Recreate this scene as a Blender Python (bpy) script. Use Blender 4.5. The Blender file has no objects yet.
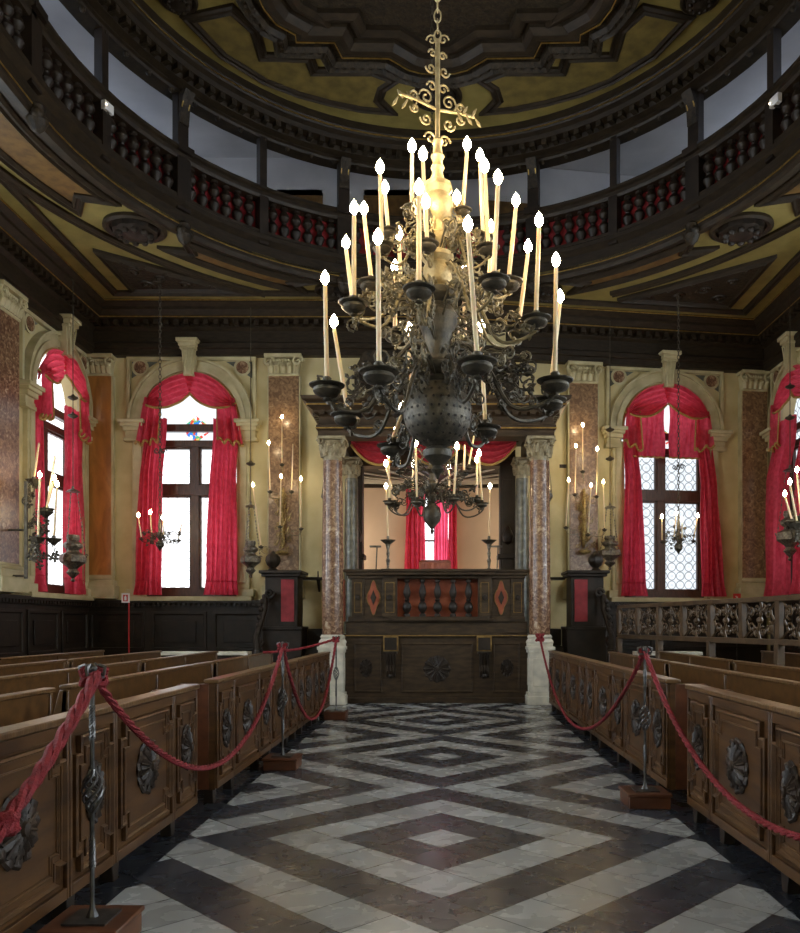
import bpy, bmesh, math, random
from mathutils import Matrix, Vector
random.seed(7)
PI = math.pi
R = math.radians
sc = bpy.context.scene
COL = sc.collection

# ------------------------------------------------------------------ camera, world, exposure
F, VX, VY, EYE = 796.0, 441.0, 624.0, 1.5
cam = bpy.data.cameras.new('camera')
camo = bpy.data.objects.new('camera', cam); COL.objects.link(camo)
cam.sensor_fit = 'HORIZONTAL'; cam.sensor_width = 36
cam.lens = F / 800 * 36
cam.shift_x = (400 - VX) / 800
cam.shift_y = (VY - 466.5) / 800
camo.location = (0, 0, EYE); camo.rotation_euler = (PI / 2, 0, 0)
cam.clip_start = .05; cam.clip_end = 200
sc.camera = camo
w = bpy.data.worlds.new('world'); sc.world = w; w.use_nodes = True
w.node_tree.nodes['Background'].inputs[0].default_value = (.55, .68, .9, 1)
w.node_tree.nodes['Background'].inputs[1].default_value = .6
sc.view_settings.view_transform = 'Standard'; sc.view_settings.look = 'None'
sc.view_settings.gamma = 1; sc.view_settings.use_curve_mapping = False
sc.view_settings.exposure = 0.45
PANE_E, SIDE_E, GAL_E, APSE_E, FLAME_E = 0.9, 13.0, 4.2, 4.5, 75.0

def P(px, py, Y): return Vector(((px - VX) * Y / F, Y, EYE + (VY - py) * Y / F))

# ------------------------------------------------------------------ mesh builder
class MB:
    def __init__(s, M=None): s.v = []; s.f = []; s.M = M
    def add(s, vs, fs):
        o = len(s.v)
        s.v.extend([(s.M @ Vector(p)) if s.M else Vector(p) for p in vs]); s.f.extend([tuple(i + o for i in f) for f in fs])
    def box(s, x0, x1, y0, y1, z0, z1):
        s.add([(x, y, z) for x in (x0, x1) for y in (y0, y1) for z in (z0, z1)],
              [(0, 1, 3, 2), (4, 6, 7, 5), (0, 4, 5, 1), (2, 3, 7, 6), (0, 2, 6, 4), (1, 5, 7, 3)]); return s
    def prism(s, poly, a, b, ax='y'):
        def pt(p, q): return (p[0], q, p[1]) if ax == 'y' else ((p[0], p[1], q) if ax == 'z' else (q, p[0], p[1]))
        n = len(poly)
        A = sum(poly[i][0] * poly[(i + 1) % n][1] - poly[(i + 1) % n][0] * poly[i][1] for i in range(n))
        if A < 0: poly = poly[::-1]
        vs = [pt(p, a) for p in poly] + [pt(p, b) for p in poly]
        fs = [tuple(range(n))[::-1], tuple(range(n, 2 * n))] + [(i, (i + 1) % n, n + (i + 1) % n, n + i) for i in range(n)]
        if (ax == 'y') != (b < a): fs = [f[::-1] for f in fs]
        s.add(vs, fs); return s
    def lathe(s, prof, c=(0, 0, 0), n=16, sx=1, sy=1, lobes=0, la=0):
        vs = []; fs = []; c = Vector(c); m = len(prof)
        for r, z in prof:
            for k in range(n):
                t = 2 * PI * k / n
                rr = max(r, .0004) * (1 + (la * math.cos(lobes * t) if lobes else 0))
                vs.append((c.x + rr * sx * math.cos(t), c.y + rr * sy * math.sin(t), c.z + z))
        for j in range(m - 1):
            for k in range(n):
                fs.append((j * n + k, j * n + (k + 1) % n, (j + 1) * n + (k + 1) % n, (j + 1) * n + k))
        fs.append(tuple(range(n))[::-1]); fs.append(tuple(range((m - 1) * n, m * n)))
        if prof[0][1] > prof[-1][1]: fs = [f[::-1] for f in fs]
        s.add(vs, fs); return s
    def tube(s, pts, r=.02, n=6, closed=False):
        pts = [Vector(p) for p in pts]; m = len(pts)
        rs = r if isinstance(r, (list, tuple)) else [r] * m
        vs = []; fs = []; up = None
        for i, p in enumerate(pts):
            a = pts[(i - 1) % m] if (closed or i > 0) else p
            b = pts[(i + 1) % m] if (closed or i < m - 1) else p
            t = (b - a).normalized() if (b - a).length > 1e-9 else Vector((0, 0, 1))
            if up is None:
                up = Vector((0, 0, 1)) if abs(t.z) < .9 else Vector((1, 0, 0))
            u = (up - t * up.dot(t))
            u = u.normalized() if u.length > 1e-6 else t.orthogonal().normalized()
            up = u; w_ = t.cross(u)
            for k in range(n):
                q = 2 * PI * k / n
                vs.append(p + (u * math.cos(q) + w_ * math.sin(q)) * rs[i])
        for i in range(m if closed else m - 1):
            j = (i + 1) % m
            for k in range(n):
                fs.append((i * n + k, i * n + (k + 1) % n, j * n + (k + 1) % n, j * n + k))
        if not closed:
            fs.append(tuple(range(n))[::-1]); fs.append(tuple(range((m - 1) * n, m * n)))
        s.add(vs, fs); return s
    def ball(s, c, r, n=10, m=7, sz=1):
        return s.lathe([(r * math.sin(PI * i / m), -r * sz * math.cos(PI * i / m)) for i in range(m + 1)], c, n)
    def grid(s, fn, nu, nv, thick=.008):
        a = [[Vector(fn(i / nu, j / nv)) for j in range(nv + 1)] for i in range(nu + 1)]
        w_ = nv + 1; N = (nu + 1) * w_
        if not thick:
            s.add([p for row in a for p in row], [(i * w_ + j, (i + 1) * w_ + j, (i + 1) * w_ + j + 1, i * w_ + j + 1) for i in range(nu) for j in range(nv)]); return s
        vs = []
        nrm = []
        for i in range(nu + 1):
            for j in range(nv + 1):
                du = a[min(i + 1, nu)][j] - a[max(i - 1, 0)][j]; dv = a[i][min(j + 1, nv)] - a[i][max(j - 1, 0)]
                q = du.cross(dv); nrm.append(q.normalized() if q.length > 1e-12 else Vector((0, 1, 0)))
        flat = [p for row in a for p in row]
        vs = [p + q * thick / 2 for p, q in zip(flat, nrm)] + [p - q * thick / 2 for p, q in zip(flat, nrm)]
        fs = []
        for i in range(nu):
            for j in range(nv):
                q = (i * w_ + j, (i + 1) * w_ + j, (i + 1) * w_ + j + 1, i * w_ + j + 1)
                fs.append(q); fs.append(tuple(x + N for x in q[::-1]))
        rim = [i * w_ for i in range(nu + 1)] + [nu * w_ + j for j in range(1, nv + 1)] + [i * w_ + nv for i in range(nu - 1, -1, -1)] + [j for j in range(nv - 1, 0, -1)]
        for i in range(len(rim)):
            p, q = rim[i], rim[(i + 1) % len(rim)]
            fs.append((q, p, p + N, q + N))
        s.add(vs, fs); return s
    def sweep(s, path, prof, closed=True, z=0, cprof=True):
        """path: 2D points; prof: (offset to the left-hand normal, height) closed outline; mitred. path counter-clockwise -> +offset is inside"""
        n = len(path); m = len(prof); vs = []; fs = []
        P2 = [Vector(p) for p in path]
        for i, p in enumerate(P2):
            if closed or 0 < i < n - 1:
                d0 = (p - P2[i - 1]).normalized(); d1 = (P2[(i + 1) % n] - p).normalized()
            elif i == 0: d0 = d1 = (P2[1] - p).normalized()
            else: d0 = d1 = (p - P2[i - 1]).normalized()
            n0 = Vector((-d0.y, d0.x)); n1 = Vector((-d1.y, d1.x)); b = (n0 + n1)
            b = b.normalized() if b.length > 1e-6 else n0
            b = b / max(.3, b.dot(n0))
            for o, h in prof:
                q = p + b * o; vs.append((q.x, q.y, z + h))
        for i in range(n if closed else n - 1):
            j = (i + 1) % n
            for k in range(m if cprof else m - 1):
                l = (k + 1) % m
                fs.append((i * m + k, j * m + k, j * m + l, i * m + l))
        if not closed and cprof: fs.append(tuple(range(m))[::-1]); fs.append(tuple(range((n - 1) * m, n * m)))
        s.add(vs, fs); return s
    def mesh(s, name, mt, flat=False):
        me = bpy.data.meshes.new(name)
        me.from_pydata(s.v, [], s.f); me.validate(); me.update()
        bm = bmesh.new(); bm.from_mesh(me)
        bmesh.ops.recalc_face_normals(bm, faces=bm.faces)
        bm.to_mesh(me); bm.free()
        if not flat:
            me.polygons.foreach_set('use_smooth', [True] * len(me.polygons)); me.set_sharp_from_angle(angle=R(35))
        me.materials.append(mt); return me
    def build(s, name, mt, parent=None, label=None, bevel=0, flat=False, **kw):
        o = bpy.data.objects.new(name, s.mesh(name, mt, flat)); COL.objects.link(o)
        if parent: o.parent = parent
        if label: o['label'] = label
        if bevel:
            b = o.modifiers.new('bevel', 'BEVEL'); b.width = bevel; b.segments = 2; b.limit_method = 'ANGLE'; b.harden_normals = False
        return o

def tag(o, label, cat, group=None):
    o['label'] = label; o['category'] = cat
    if group: o['group'] = group
    return o
def struct(o): o['kind'] = 'structure'; return o
def empty(name, loc=(0, 0, 0), rz=0, M=None, kind=None):
    o = bpy.data.objects.new(name, None); COL.objects.link(o); o.empty_display_size = .1
    if M is not None: o.matrix_world = M
    else: o.location = loc; o.rotation_euler = (0, 0, rz)
    if kind: o['kind'] = kind
    return o
def thing(name, label, cat, loc=(0, 0, 0), rz=0, group=None, M=None):
    return tag(empty(name, loc, rz, M), label, cat, group)
def copy_tree(o, parent=None):
    c = o.copy(); COL.objects.link(c); c.parent = parent
    for ch in list(o.children): copy_tree(ch, c)
    return c
def TM(x=0, y=0, z=0, rz=0): return Matrix.Translation((x, y, z)) @ Matrix.Rotation(rz, 4, 'Z')

# ------------------------------------------------------------------ materials
def newmat(name):
    m = bpy.data.materials.new(name); m.use_nodes = True
    return m, m.node_tree.nodes, m.node_tree.links, m.node_tree.nodes['Principled BSDF']
def ramp(N, cols):
    r = N.new('ShaderNodeValToRGB')
    while len(r.color_ramp.elements) < len(cols): r.color_ramp.elements.new(.5)
    for e, (p, c) in zip(r.color_ramp.elements, cols): e.position = p; e.color = (*c, 1)
    return r
def noisy(name, c1, c2, scale=4, rough=.5, metal=0, stretch=(1, 1, 1), bump=0, bscale=None, detail=5, lo=.35, hi=.65, c3=None, spec=.5, coat=0, dist=0):
    m, N, L, b = newmat(name)
    tc = N.new('ShaderNodeTexCoord'); mp = N.new('ShaderNodeMapping'); mp.inputs['Scale'].default_value = stretch
    nz = N.new('ShaderNodeTexNoise'); nz.inputs['Scale'].default_value = scale; nz.inputs['Detail'].default_value = detail
    nz.inputs['Distortion'].default_value = dist
    cols = [(lo, c1), (hi, c2)] + ([(min(1, hi + .12), c3)] if c3 else [])
    r = ramp(N, cols)
    L.new(tc.outputs['Object'], mp.inputs[0]); L.new(mp.outputs[0], nz.inputs[0]); L.new(nz.outputs[0], r.inputs[0]); L.new(r.outputs[0], b.inputs['Base Color'])
    b.inputs['Roughness'].default_value = rough; b.inputs['Metallic'].default_value = metal
    b.inputs['Specular IOR Level'].default_value = spec; b.inputs['Coat Weight'].default_value = coat
    if bump:
        bn = N.new('ShaderNodeTexNoise'); bn.inputs['Scale'].default_value = bscale or scale * 4; bn.inputs['Detail'].default_value = 4
        L.new(mp.outputs[0], bn.inputs[0])
        bp = N.new('ShaderNodeBump'); bp.inputs['Strength'].default_value = bump; bp.inputs['Distance'].default_value = .02
        L.new(bn.outputs[0], bp.inputs['Height']); L.new(bp.outputs[0], b.inputs['Normal'])
    return m
def emit(name, col, s):
    m, N, L, b = newmat(name); N.remove(b)
    e = N.new('ShaderNodeEmission'); e.inputs[0].default_value = (*col, 1); e.inputs[1].default_value = s
    L.new(e.outputs[0], N['Material Output'].inputs[0]); return m

M = {}
M['plaster'] = noisy('ochre_plaster', (.46, .38, .19), (.62, .53, .29), 1.3, .75, bump=.08, bscale=30)
M['stone'] = noisy('istrian_stone', (.38, .33, .18), (.53, .47, .28), 3, .55, bump=.1, bscale=25)
M['pale_stone'] = noisy('pale_pedestal_stone', (.42, .40, .33), (.62, .58, .47), 5, .45, bump=.1)
M['orange_marble'] = noisy('orange_marble', (.26, .11, .025), (.44, .19, .045), 3.5, .35, stretch=(1, 1, .35), dist=1.2)
M['brown_marble'] = noisy('mottled_brown_marble', (.13, .07, .035), (.29, .175, .09), 9, .3, detail=8, dist=1.5, c3=(.42, .30, .18), lo=.38, hi=.6)
M['red_marble'] = noisy('mottled_red_marble', (.11, .055, .032), (.26, .15, .085), 14, .25, detail=8, dist=1.0, c3=(.46, .34, .22), lo=.4, hi=.6)
M['dark_wood'] = noisy('dark_carved_wood', (.013, .0085, .0045), (.032, .021, .011), 6, .5, spec=.3, stretch=(1, 1, 4), bump=.15, bscale=20)
M['carved_wood'] = noisy('deep_carved_wood', (.010, .0075, .005), (.04, .027, .014), 9, .55, spec=.3, bump=1.0, bscale=14, dist=1.5)
M['black_wood'] = noisy('near_black_wood', (.010, .0065, .004), (.024, .015, .009), 5, .5, spec=.35, bump=.1)
M['gilt'] = noisy('worn_gilding', (.32, .20, .05), (.55, .36, .10), 12, .35, metal=.8)
M['ochre'] = noisy('ochre_soffit_paint', (.19, .148, .04), (.265, .208, .06), 3, .6)
M['brown_panel'] = noisy('brown_painted_panel', (.09, .045, .010), (.165, .088, .02), 7, .55, detail=8)
M['olive_panel'] = noisy('olive_painted_panel', (.11, .08, .022), (.20, .145, .04), 5, .55, detail=8)
M['bench_wood'] = noisy('walnut_bench_wood', (.042, .018, .006), (.096, .043, .013), 2.2, .36, spec=.4, stretch=(1, 1, 6), bump=.06, bscale=16, detail=8, dist=.6)
M['bench_top'] = noisy('worn_bench_top', (.075, .038, .014), (.16, .088, .036), 3, .28, stretch=(5, .6, 1), bump=.15, bscale=14)
M['pew_wood'] = noisy('polished_pew_wood', (.055, .026, .009), (.115, .056, .018), 2.5, .28, stretch=(4, .5, 4), detail=7)
M['rosette'] = noisy('blackened_rosette', (.018, .011, .007), (.042, .026, .016), 14, .45, bump=.2, spec=.35)
M['tevah_wood'] = noisy('tevah_wood', (.022, .014, .008), (.055, .034, .018), 4, .4, spec=.35, stretch=(1, 1, 4), bump=.12)
M['red_paint'] = noisy('red_panel_paint', (.22, .045, .02), (.33, .085, .035), 6, .6)
M['bronze'] = noisy('dark_bronze', (.05, .045, .036), (.12, .102, .072), 12, .48, metal=.6, bump=.3)
M['brass'] = noisy('dusty_gilded_brass', (.36, .28, .14), (.55, .45, .25), 14, .5, metal=.5, bump=.3)
M['midbrass'] = noisy('tarnished_brass', (.17, .14, .08), (.32, .26, .14), 14, .45, metal=.6, bump=.3)
M['silver'] = noisy('tarnished_silver', (.10, .09, .075), (.28, .25, .2), 22, .34, metal=.7, bump=.6)
M['iron'] = noisy('wrought_iron', (.06, .06, .06), (.16, .155, .15), 12, .38, metal=.8)
M['rope'] = noisy('red_rope', (.14, .005, .009), (.24, .010, .016), 30, .75, bump=.6, bscale=90)
M['box_wood'] = noisy('post_base_wood', (.07, .024, .011), (.13, .045, .019), 3, .3, stretch=(1, 4, 4))
M['peach'] = noisy('peach_wall', (.58, .42, .29), (.66, .49, .34), 1, .8)
M['gallery_wall'] = noisy('gallery_white_wall', (.42, .42, .44), (.52, .52, .54), 1, .8)
M['fringe'] = noisy('gold_fringe', (.30, .17, .04), (.50, .32, .10), 60, .7, bump=.6, bscale=120)
M['wax'] = noisy('candle_wax', (.72, .55, .32), (.82, .66, .42), 8, .5)
M['white_sign'] = noisy('white_enamel', (.7, .7, .7), (.78, .78, .78), 8, .5)
M['red_sign'] = noisy('red_enamel', (.5, .02, .02), (.6, .03, .03), 8, .5)
M['white_wood'] = noisy('white_marble_top', (.5, .46, .38), (.66, .62, .52), 6, .3)
M['slat'] = noisy('white_painted_beam', (.42, .36, .27), (.52, .45, .34), 5, .6)
bs = M['wax'].node_tree.nodes['Principled BSDF']; bs.inputs['Subsurface Weight'].default_value = .25; bs.inputs['Subsurface Radius'].default_value = (.05, .025, .01)
M['flame'] = emit('candle_flame', (1.0, .76, .44), FLAME_E)

def cloth(name, c1, c2, tr):
    m, N, L, b = newmat(name)
    tc = N.new('ShaderNodeTexCoord'); nz = N.new('ShaderNodeTexNoise'); nz.inputs['Scale'].default_value = 9; nz.inputs['Detail'].default_value = 6
    r = ramp(N, [(.35, c1), (.65, c2)]); L.new(tc.outputs['Object'], nz.inputs[0]); L.new(nz.outputs[0], r.inputs[0])
    L.new(r.outputs[0], b.inputs['Base Color']); b.inputs['Roughness'].default_value = .55; b.inputs['Sheen Weight'].default_value = .2
    t = N.new('ShaderNodeBsdfTranslucent'); L.new(r.outputs[0], t.inputs[0])
    mx = N.new('ShaderNodeMixShader'); mx.inputs[0].default_value = tr
    L.new(b.outputs[0], mx.inputs[1]); L.new(t.outputs[0], mx.inputs[2]); L.new(mx.outputs[0], N['Material Output'].inputs[0]); return m
M['curtain'] = cloth('crimson_curtain', (.60, .045, .085), (.78, .085, .145), .62)
M['sheer'] = cloth('pink_sheer_curtain', (.75, .08, .16), (.85, .12, .22), .85)
M['redcloth'] = cloth('red_baize', (.24, .012, .02), (.34, .02, .03), .1)

def math_node(N, L, op, a, b=None, c=None):
    n = N.new('ShaderNodeMath'); n.operation = op
    for i, x in enumerate((a, b, c)):
        if x is None: continue
        if isinstance(x, (int, float)): n.inputs[i].default_value = x
        else: L.new(x, n.inputs[i])
    return n.outputs[0]
def floor_mat():
    m, N, L, b = newmat('marble_diamond_floor')
    D = .49; Y0 = 5.58
    mt = lambda *a: math_node(N, L, *a)
    tc = N.new('ShaderNodeTexCoord'); sp = N.new('ShaderNodeSeparateXYZ'); L.new(tc.outputs['Object'], sp.inputs[0])
    x, y = sp.outputs[0], mt('SUBTRACT', sp.outputs[1], Y0)
    u = mt('DIVIDE', mt('ADD', x, y), D); v = mt('DIVIDE', mt('SUBTRACT', y, x), D)
    i = mt('FLOOR', mt('ADD', u, .5)); j = mt('FLOOR', mt('ADD', v, .5))
    def blk(q):
        p = mt('FLOOR', mt('DIVIDE', mt('ADD', q, 3.5), 7.0)); return p, mt('ABSOLUTE', mt('SUBTRACT', q, mt('MULTIPLY', p, 7.0)))
    pi_, ri = blk(i); pj, rj = blk(j)
    ring = mt('MAXIMUM', ri, rj)
    par = mt('FLOORED_MODULO', mt('ADD', ring, mt('ADD', pi_, pj)), 2.0)
    par = mt('ROUND', par)
    par = mt('FLOORED_MODULO', par, 2.0)
    # border of dark slate beneath the benches
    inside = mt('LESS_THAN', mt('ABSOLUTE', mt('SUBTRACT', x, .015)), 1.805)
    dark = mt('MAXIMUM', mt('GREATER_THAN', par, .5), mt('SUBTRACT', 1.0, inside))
    # marbles
    cb = N.new('ShaderNodeCombineXYZ'); L.new(i, cb.inputs[0]); L.new(j, cb.inputs[1])
    wn = N.new('ShaderNodeTexWhiteNoise'); wn.noise_dimensions = '3D'; L.new(cb.outputs[0], wn.inputs['Vector'])
    off = N.new('ShaderNodeVectorMath'); off.operation = 'MULTIPLY_ADD'; L.new(wn.outputs['Color'], off.inputs[0]); off.inputs[1].default_value = (7, 7, 7); L.new(tc.outputs['Object'], off.inputs[2])
    n1 = N.new('ShaderNodeTexNoise'); n1.inputs['Scale'].default_value = 5; n1.inputs['Detail'].default_value = 8; n1.inputs['Distortion'].default_value = .5; L.new(off.outputs[0], n1.inputs[0])
    n2 = N.new('ShaderNodeTexNoise'); n2.inputs['Scale'].default_value = 4; n2.inputs['Detail'].default_value = 8; n2.inputs['Distortion'].default_value = 1.2; L.new(off.outputs[0], n2.inputs[0])
    rl = ramp(N, [(.3, (.37, .39, .39)), (.55, (.42, .44, .44)), (.8, (.40, .42, .43))]); L.new(n1.outputs[0], rl.inputs[0])
    rd = ramp(N, [(.38, (.038, .044, .058)), (.55, (.05, .058, .074)), (.64, (.070, .08, .098)), (.7, (.05, .058, .074))]); L.new(n2.outputs[0], rd.inputs[0])
    mx = N.new('ShaderNodeMix'); mx.data_type = 'RGBA'; L.new(dark, mx.inputs['Factor']); L.new(rl.outputs[0], mx.inputs['A']); L.new(rd.outputs[0], mx.inputs['B'])
    tone = N.new('ShaderNodeMapRange'); L.new(wn.outputs['Value'], tone.inputs[0]); tone.inputs[3].default_value = .78; tone.inputs[4].default_value = 1.12
    fu = mt('ABSOLUTE', mt('SUBTRACT', u, i)); fv = mt('ABSOLUTE', mt('SUBTRACT', v, j))
    edge = mt('GREATER_THAN', mt('MAXIMUM', fu, fv), .487)
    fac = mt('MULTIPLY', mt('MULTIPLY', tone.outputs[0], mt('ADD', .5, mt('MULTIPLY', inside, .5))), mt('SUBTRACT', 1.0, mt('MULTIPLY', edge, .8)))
    vm = N.new('ShaderNodeVectorMath'); vm.operation = 'SCALE'; L.new(mx.outputs['Result'], vm.inputs[0]); L.new(fac, vm.inputs['Scale'])
    L.new(vm.outputs[0], b.inputs['Base Color'])
    rr = N.new('ShaderNodeMapRange'); L.new(n1.outputs[0], rr.inputs[0]); rr.inputs[3].default_value = .16; rr.inputs[4].default_value = .38
    L.new(rr.outputs[0], b.inputs['Roughness'])
    bp = N.new('ShaderNodeBump'); bp.inputs['Strength'].default_value = .25; bp.inputs['Distance'].default_value = .004
    L.new(mt('SUBTRACT', mt('MULTIPLY', n1.outputs[0], .25), edge), bp.inputs['Height']); L.new(bp.outputs[0], b.inputs['Normal'])
    return m
M['floor'] = floor_mat()

def pane_mat(name, strength, line, tint, cell=.21):
    """bull's-eye roundels in lead, lit by the daylight behind"""
    m, N, L, b = newmat(name); N.remove(b)
    mt = lambda *a: math_node(N, L, *a)
    tc = N.new('ShaderNodeTexCoord'); sp = N.new('ShaderNodeSeparateXYZ'); L.new(tc.outputs['Object'], sp.inputs[0])
    u = mt('DIVIDE', sp.outputs[0], cell); v = mt('DIVIDE', sp.outputs[2], cell)
    fu = mt('SUBTRACT', mt('FRACT', u), .5); fv = mt('SUBTRACT', mt('FRACT', v), .5)
    d = mt('SQRT', mt('ADD', mt('MULTIPLY', fu, fu), mt('MULTIPLY', fv, fv)))
    ringl = mt('LESS_THAN', mt('ABSOLUTE', mt('SUBTRACT', d, .45)), .055)
    bull = mt('LESS_THAN', mt('ABSOLUTE', mt('SUBTRACT', d, .1)), .03)
    nz = N.new('ShaderNodeTexNoise'); nz.inputs['Scale'].default_value = 6; L.new(tc.outputs['Object'], nz.inputs[0])
    k = mt('SUBTRACT', 1.0, mt('ADD', mt('MULTIPLY', ringl, line), mt('MULTIPLY', bull, line * .4)))
    k = mt('MULTIPLY', k, mt('ADD', .72, mt('MULTIPLY', nz.outputs[0], .5)))
    e = N.new('ShaderNodeEmission'); e.inputs[0].default_value = (*tint, 1); L.new(mt('MULTIPLY', k, strength), e.inputs[1])
    L.new(e.outputs[0], N['Material Output'].inputs[0]); return m
M['pane'] = pane_mat('leaded_roundel_glass', PANE_E, .62, (.86, .93, 1.0))
M['pane_bright'] = pane_mat('leaded_glass_full_daylight', PANE_E * 2.2, .55, (.95, .97, 1.0), .21)
M['pane_side'] = pane_mat('leaded_glass_side', SIDE_E, .5, (.80, .90, 1.0))
M['pane_gallery'] = pane_mat('gallery_glass', GAL_E, .3, (.72, .82, 1.0))
M['apse_fill'] = pane_mat('apse_fill_glow', APSE_E, .3, (1.0, .90, .78))  # warm glow of the two fill panels added in the apse
def stained():
    m, N, L, b = newmat('stained_glass'); N.remove(b)
    mt = lambda *a: math_node(N, L, *a)
    tc = N.new('ShaderNodeTexCoord'); vo = N.new('ShaderNodeTexVoronoi'); vo.inputs['Scale'].default_value = 17
    r = ramp(N, [(0, (.05, .25, .8)), (.2, (.8, .08, .05)), (.4, (.1, .5, .2)), (.6, (.9, .6, .15)), (.75, (.95, .97, 1))]); r.color_ramp.interpolation = 'CONSTANT'
    sc_ = N.new('ShaderNodeSeparateColor'); L.new(tc.outputs['Object'], vo.inputs[0]); L.new(vo.outputs['Color'], sc_.inputs[0]); L.new(sc_.outputs[0], r.inputs[0])
    sp = N.new('ShaderNodeSeparateXYZ'); L.new(tc.outputs['Object'], sp.inputs[0])
    dx = mt('ABSOLUTE', sp.outputs[0]); dz = mt('ABSOLUTE', mt('SUBTRACT', sp.outputs[2], 5.85))
    mask = mt('LESS_THAN', mt('ADD', mt('MULTIPLY', dx, .8), dz), .3)
    mx = N.new('ShaderNodeMix'); mx.data_type = 'RGBA'; L.new(mask, mx.inputs['Factor']); mx.inputs['A'].default_value = (.9, .95, 1, 1); L.new(r.outputs[0], mx.inputs['B'])
    e = N.new('ShaderNodeEmission'); L.new(mt('SUBTRACT', PANE_E, mt('MULTIPLY', mask, PANE_E - .9)), e.inputs[1]); L.new(mx.outputs['Result'], e.inputs[0]); L.new(e.outputs[0], N['Material Output'].inputs[0]); return m
M['stained'] = stained()
M['pane_small'] = pane_mat('apse_small_window_glass', 3.0, .4, (.9, .95, 1.0), .15)

# ------------------------------------------------------------------ wall frames (x along the wall, -y into the room, z up)
AY = math.atan2(1.15, 7.68)
W_BL = TM(0, 17.5); W_BR = TM(0, 17.55, 0, AY)
XL, XR, YB, YF = -7.75, 7.68, 17.5, -4.0
W_L = TM(XL, 0, 0, R(90)); W_R = TM(XR, 0, 0, R(-90)); W_F = TM(0, YF, 0, PI)
YR = 17.55 + 7.68 * math.tan(AY)
PERIM = [(XL, YF), (XR, YF), (XR, YR), (0, 17.53), (XL, YB)]       # counter-clockwise

def arch_pts(uc, r, zs, n=20, a0=0, a1=PI): return [(uc + r * math.cos(a0 + (a1 - a0) * k / n), zs + r * math.sin(a0 + (a1 - a0) * k / n)) for k in range(n + 1)]
def wall(name, Mw, u0, u1, z0, z1, ops, mt, th=.45):
    b = MB(); x = u0
    for (uc, hw, sill, spring, arch) in sorted(ops):
        if uc - hw > x: b.box(x, uc - hw, 0, th, z0, z1)
        b.box(uc - hw, uc + hw, 0, th, z0, sill)
        if arch: b.prism([(uc + hw, z1), (uc + hw, spring)] + arch_pts(uc, hw, spring)[1:-1] + [(uc - hw, spring), (uc - hw, z1)], 0, th)
        else: b.box(uc - hw, uc + hw, 0, th, spring, z1)
        x = uc + hw
    if u1 > x: b.box(x, u1, 0, th, z0, z1)
    o = b.build(name, mt, flat=True); o.matrix_world = Mw; return struct(o)
WIN = (1.06, 2.1, 5.95, True)
side_u = [16.02, 11.8, 7.6, 3.4, -.8]
UBL, UBR = -5.47, 5.2
wall('wall_back_left', W_BL, XL, -1.78, 0, 9.0, [(UBL, *WIN)], M['plaster'])
wall('wall_back_right', W_BR, 1.40, 8.1, 0, 9.0, [(UBR, *WIN)], M['plaster'])
struct(MB().box(-1.78, 1.42, 17.5, 17.95, 5.0, 9.0).build('wall_back_centre', M['plaster']))
wall('wall_left', W_L, YF, YB + .45, 0, 9.0, [(u, *WIN) for u in side_u], M['plaster'])
wall('wall_right', W_R, -YR - .5, -YF, 0, 9.0, [(-u - (.95 if u > 16 else 0), *WIN) for u in side_u], M['plaster'])
wall('wall_front', W_F, -XR - .45, -XL + .45, 0, 12.9, [], M['plaster'])
struct(MB().box(-9, 9, -5, 22, -.12, 0).build('floor', M['floor'], flat=True))

# upper (gallery) walls
GW = (.9, 9.7, 11.4, False)
wall('wall_gallery_left', W_L, YF, YB + .45, 9.0, 12.9, [(u, *GW) for u in side_u], M['gallery_wall'])
wall('wall_gallery_right', W_R, -YR - .5, -YF, 9.0, 12.9, [(-u, *GW) for u in side_u], M['gallery_wall'])
wall('wall_gallery_back_left', W_BL, XL, 0, 9.0, 12.9, [], M['gallery_wall'])
wall('wall_gallery_back_right', W_BR, 0, 8.1, 9.0, 12.9, [], M['gallery_wall'])
k = 1
for Mw, sg in ((W_L, 1), (W_R, -1)):
    for u in side_u:
        e = empty('window_%d' % (20 + k), M=Mw @ TM(sg * u, .2, 0), kind='structure'); k += 1
        MB().box(-.9, .9, 0, .02, 9.7, 11.4).build('pane', M['pane_gallery'], e, flat=True)
        fb = MB()
        for a in (-.9, -.03, .84): fb.box(a, a + .06, -.05, .04, 9.7, 11.4)
        for a in (9.7, 10.5, 11.34): fb.box(-.9, .9, -.05, .04, a, a + .06)
        fb.build('window_frame', M['dark_wood'], e)

# ------------------------------------------------------------------ oval gallery and soffit
OX = -.05
def oval(a, b, n=36, yc=10.7, yn=3.3):
    p = [(OX + a * math.cos(PI * k / n), yc + b * math.sin(PI * k / n)) for k in range(n + 1)]
    ns = 6
    p += [(OX - a, yc + (yn - yc) * k / ns) for k in range(1, ns)]
    p += [(OX + a * math.cos(PI + PI * k / n), yn + b * math.sin(PI + PI * k / n)) for k in range(n + 1)]
    p += [(OX + a, yn + (yc - yn) * k / ns) for k in range(1, ns)]
    return p                                                          # counter-clockwise
OA, OB, ZS = 5.45, 5.6, 8.4
def ray_perim(x, y):
    c = Vector((OX, 7.0)); d = Vector((x, y)) - c; best = None; n = len(PERIM)
    for i in range(n):
        p = Vector(PERIM[i]); q = Vector(PERIM[(i + 1) % n]); e = q - p
        den = d.x * e.y - d.y * e.x
        if abs(den) < 1e-9: continue
        t = ((p - c).x * e.y - (p - c).y * e.x) / den; s_ = ((p - c).x * d.y - (p - c).y * d.x) / den
        if t > 0 and -1e-6 <= s_ <= 1 + 1e-6 and (best is None or t < best): best = t
    return c + d * best
ov = oval(OA, OB)
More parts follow.
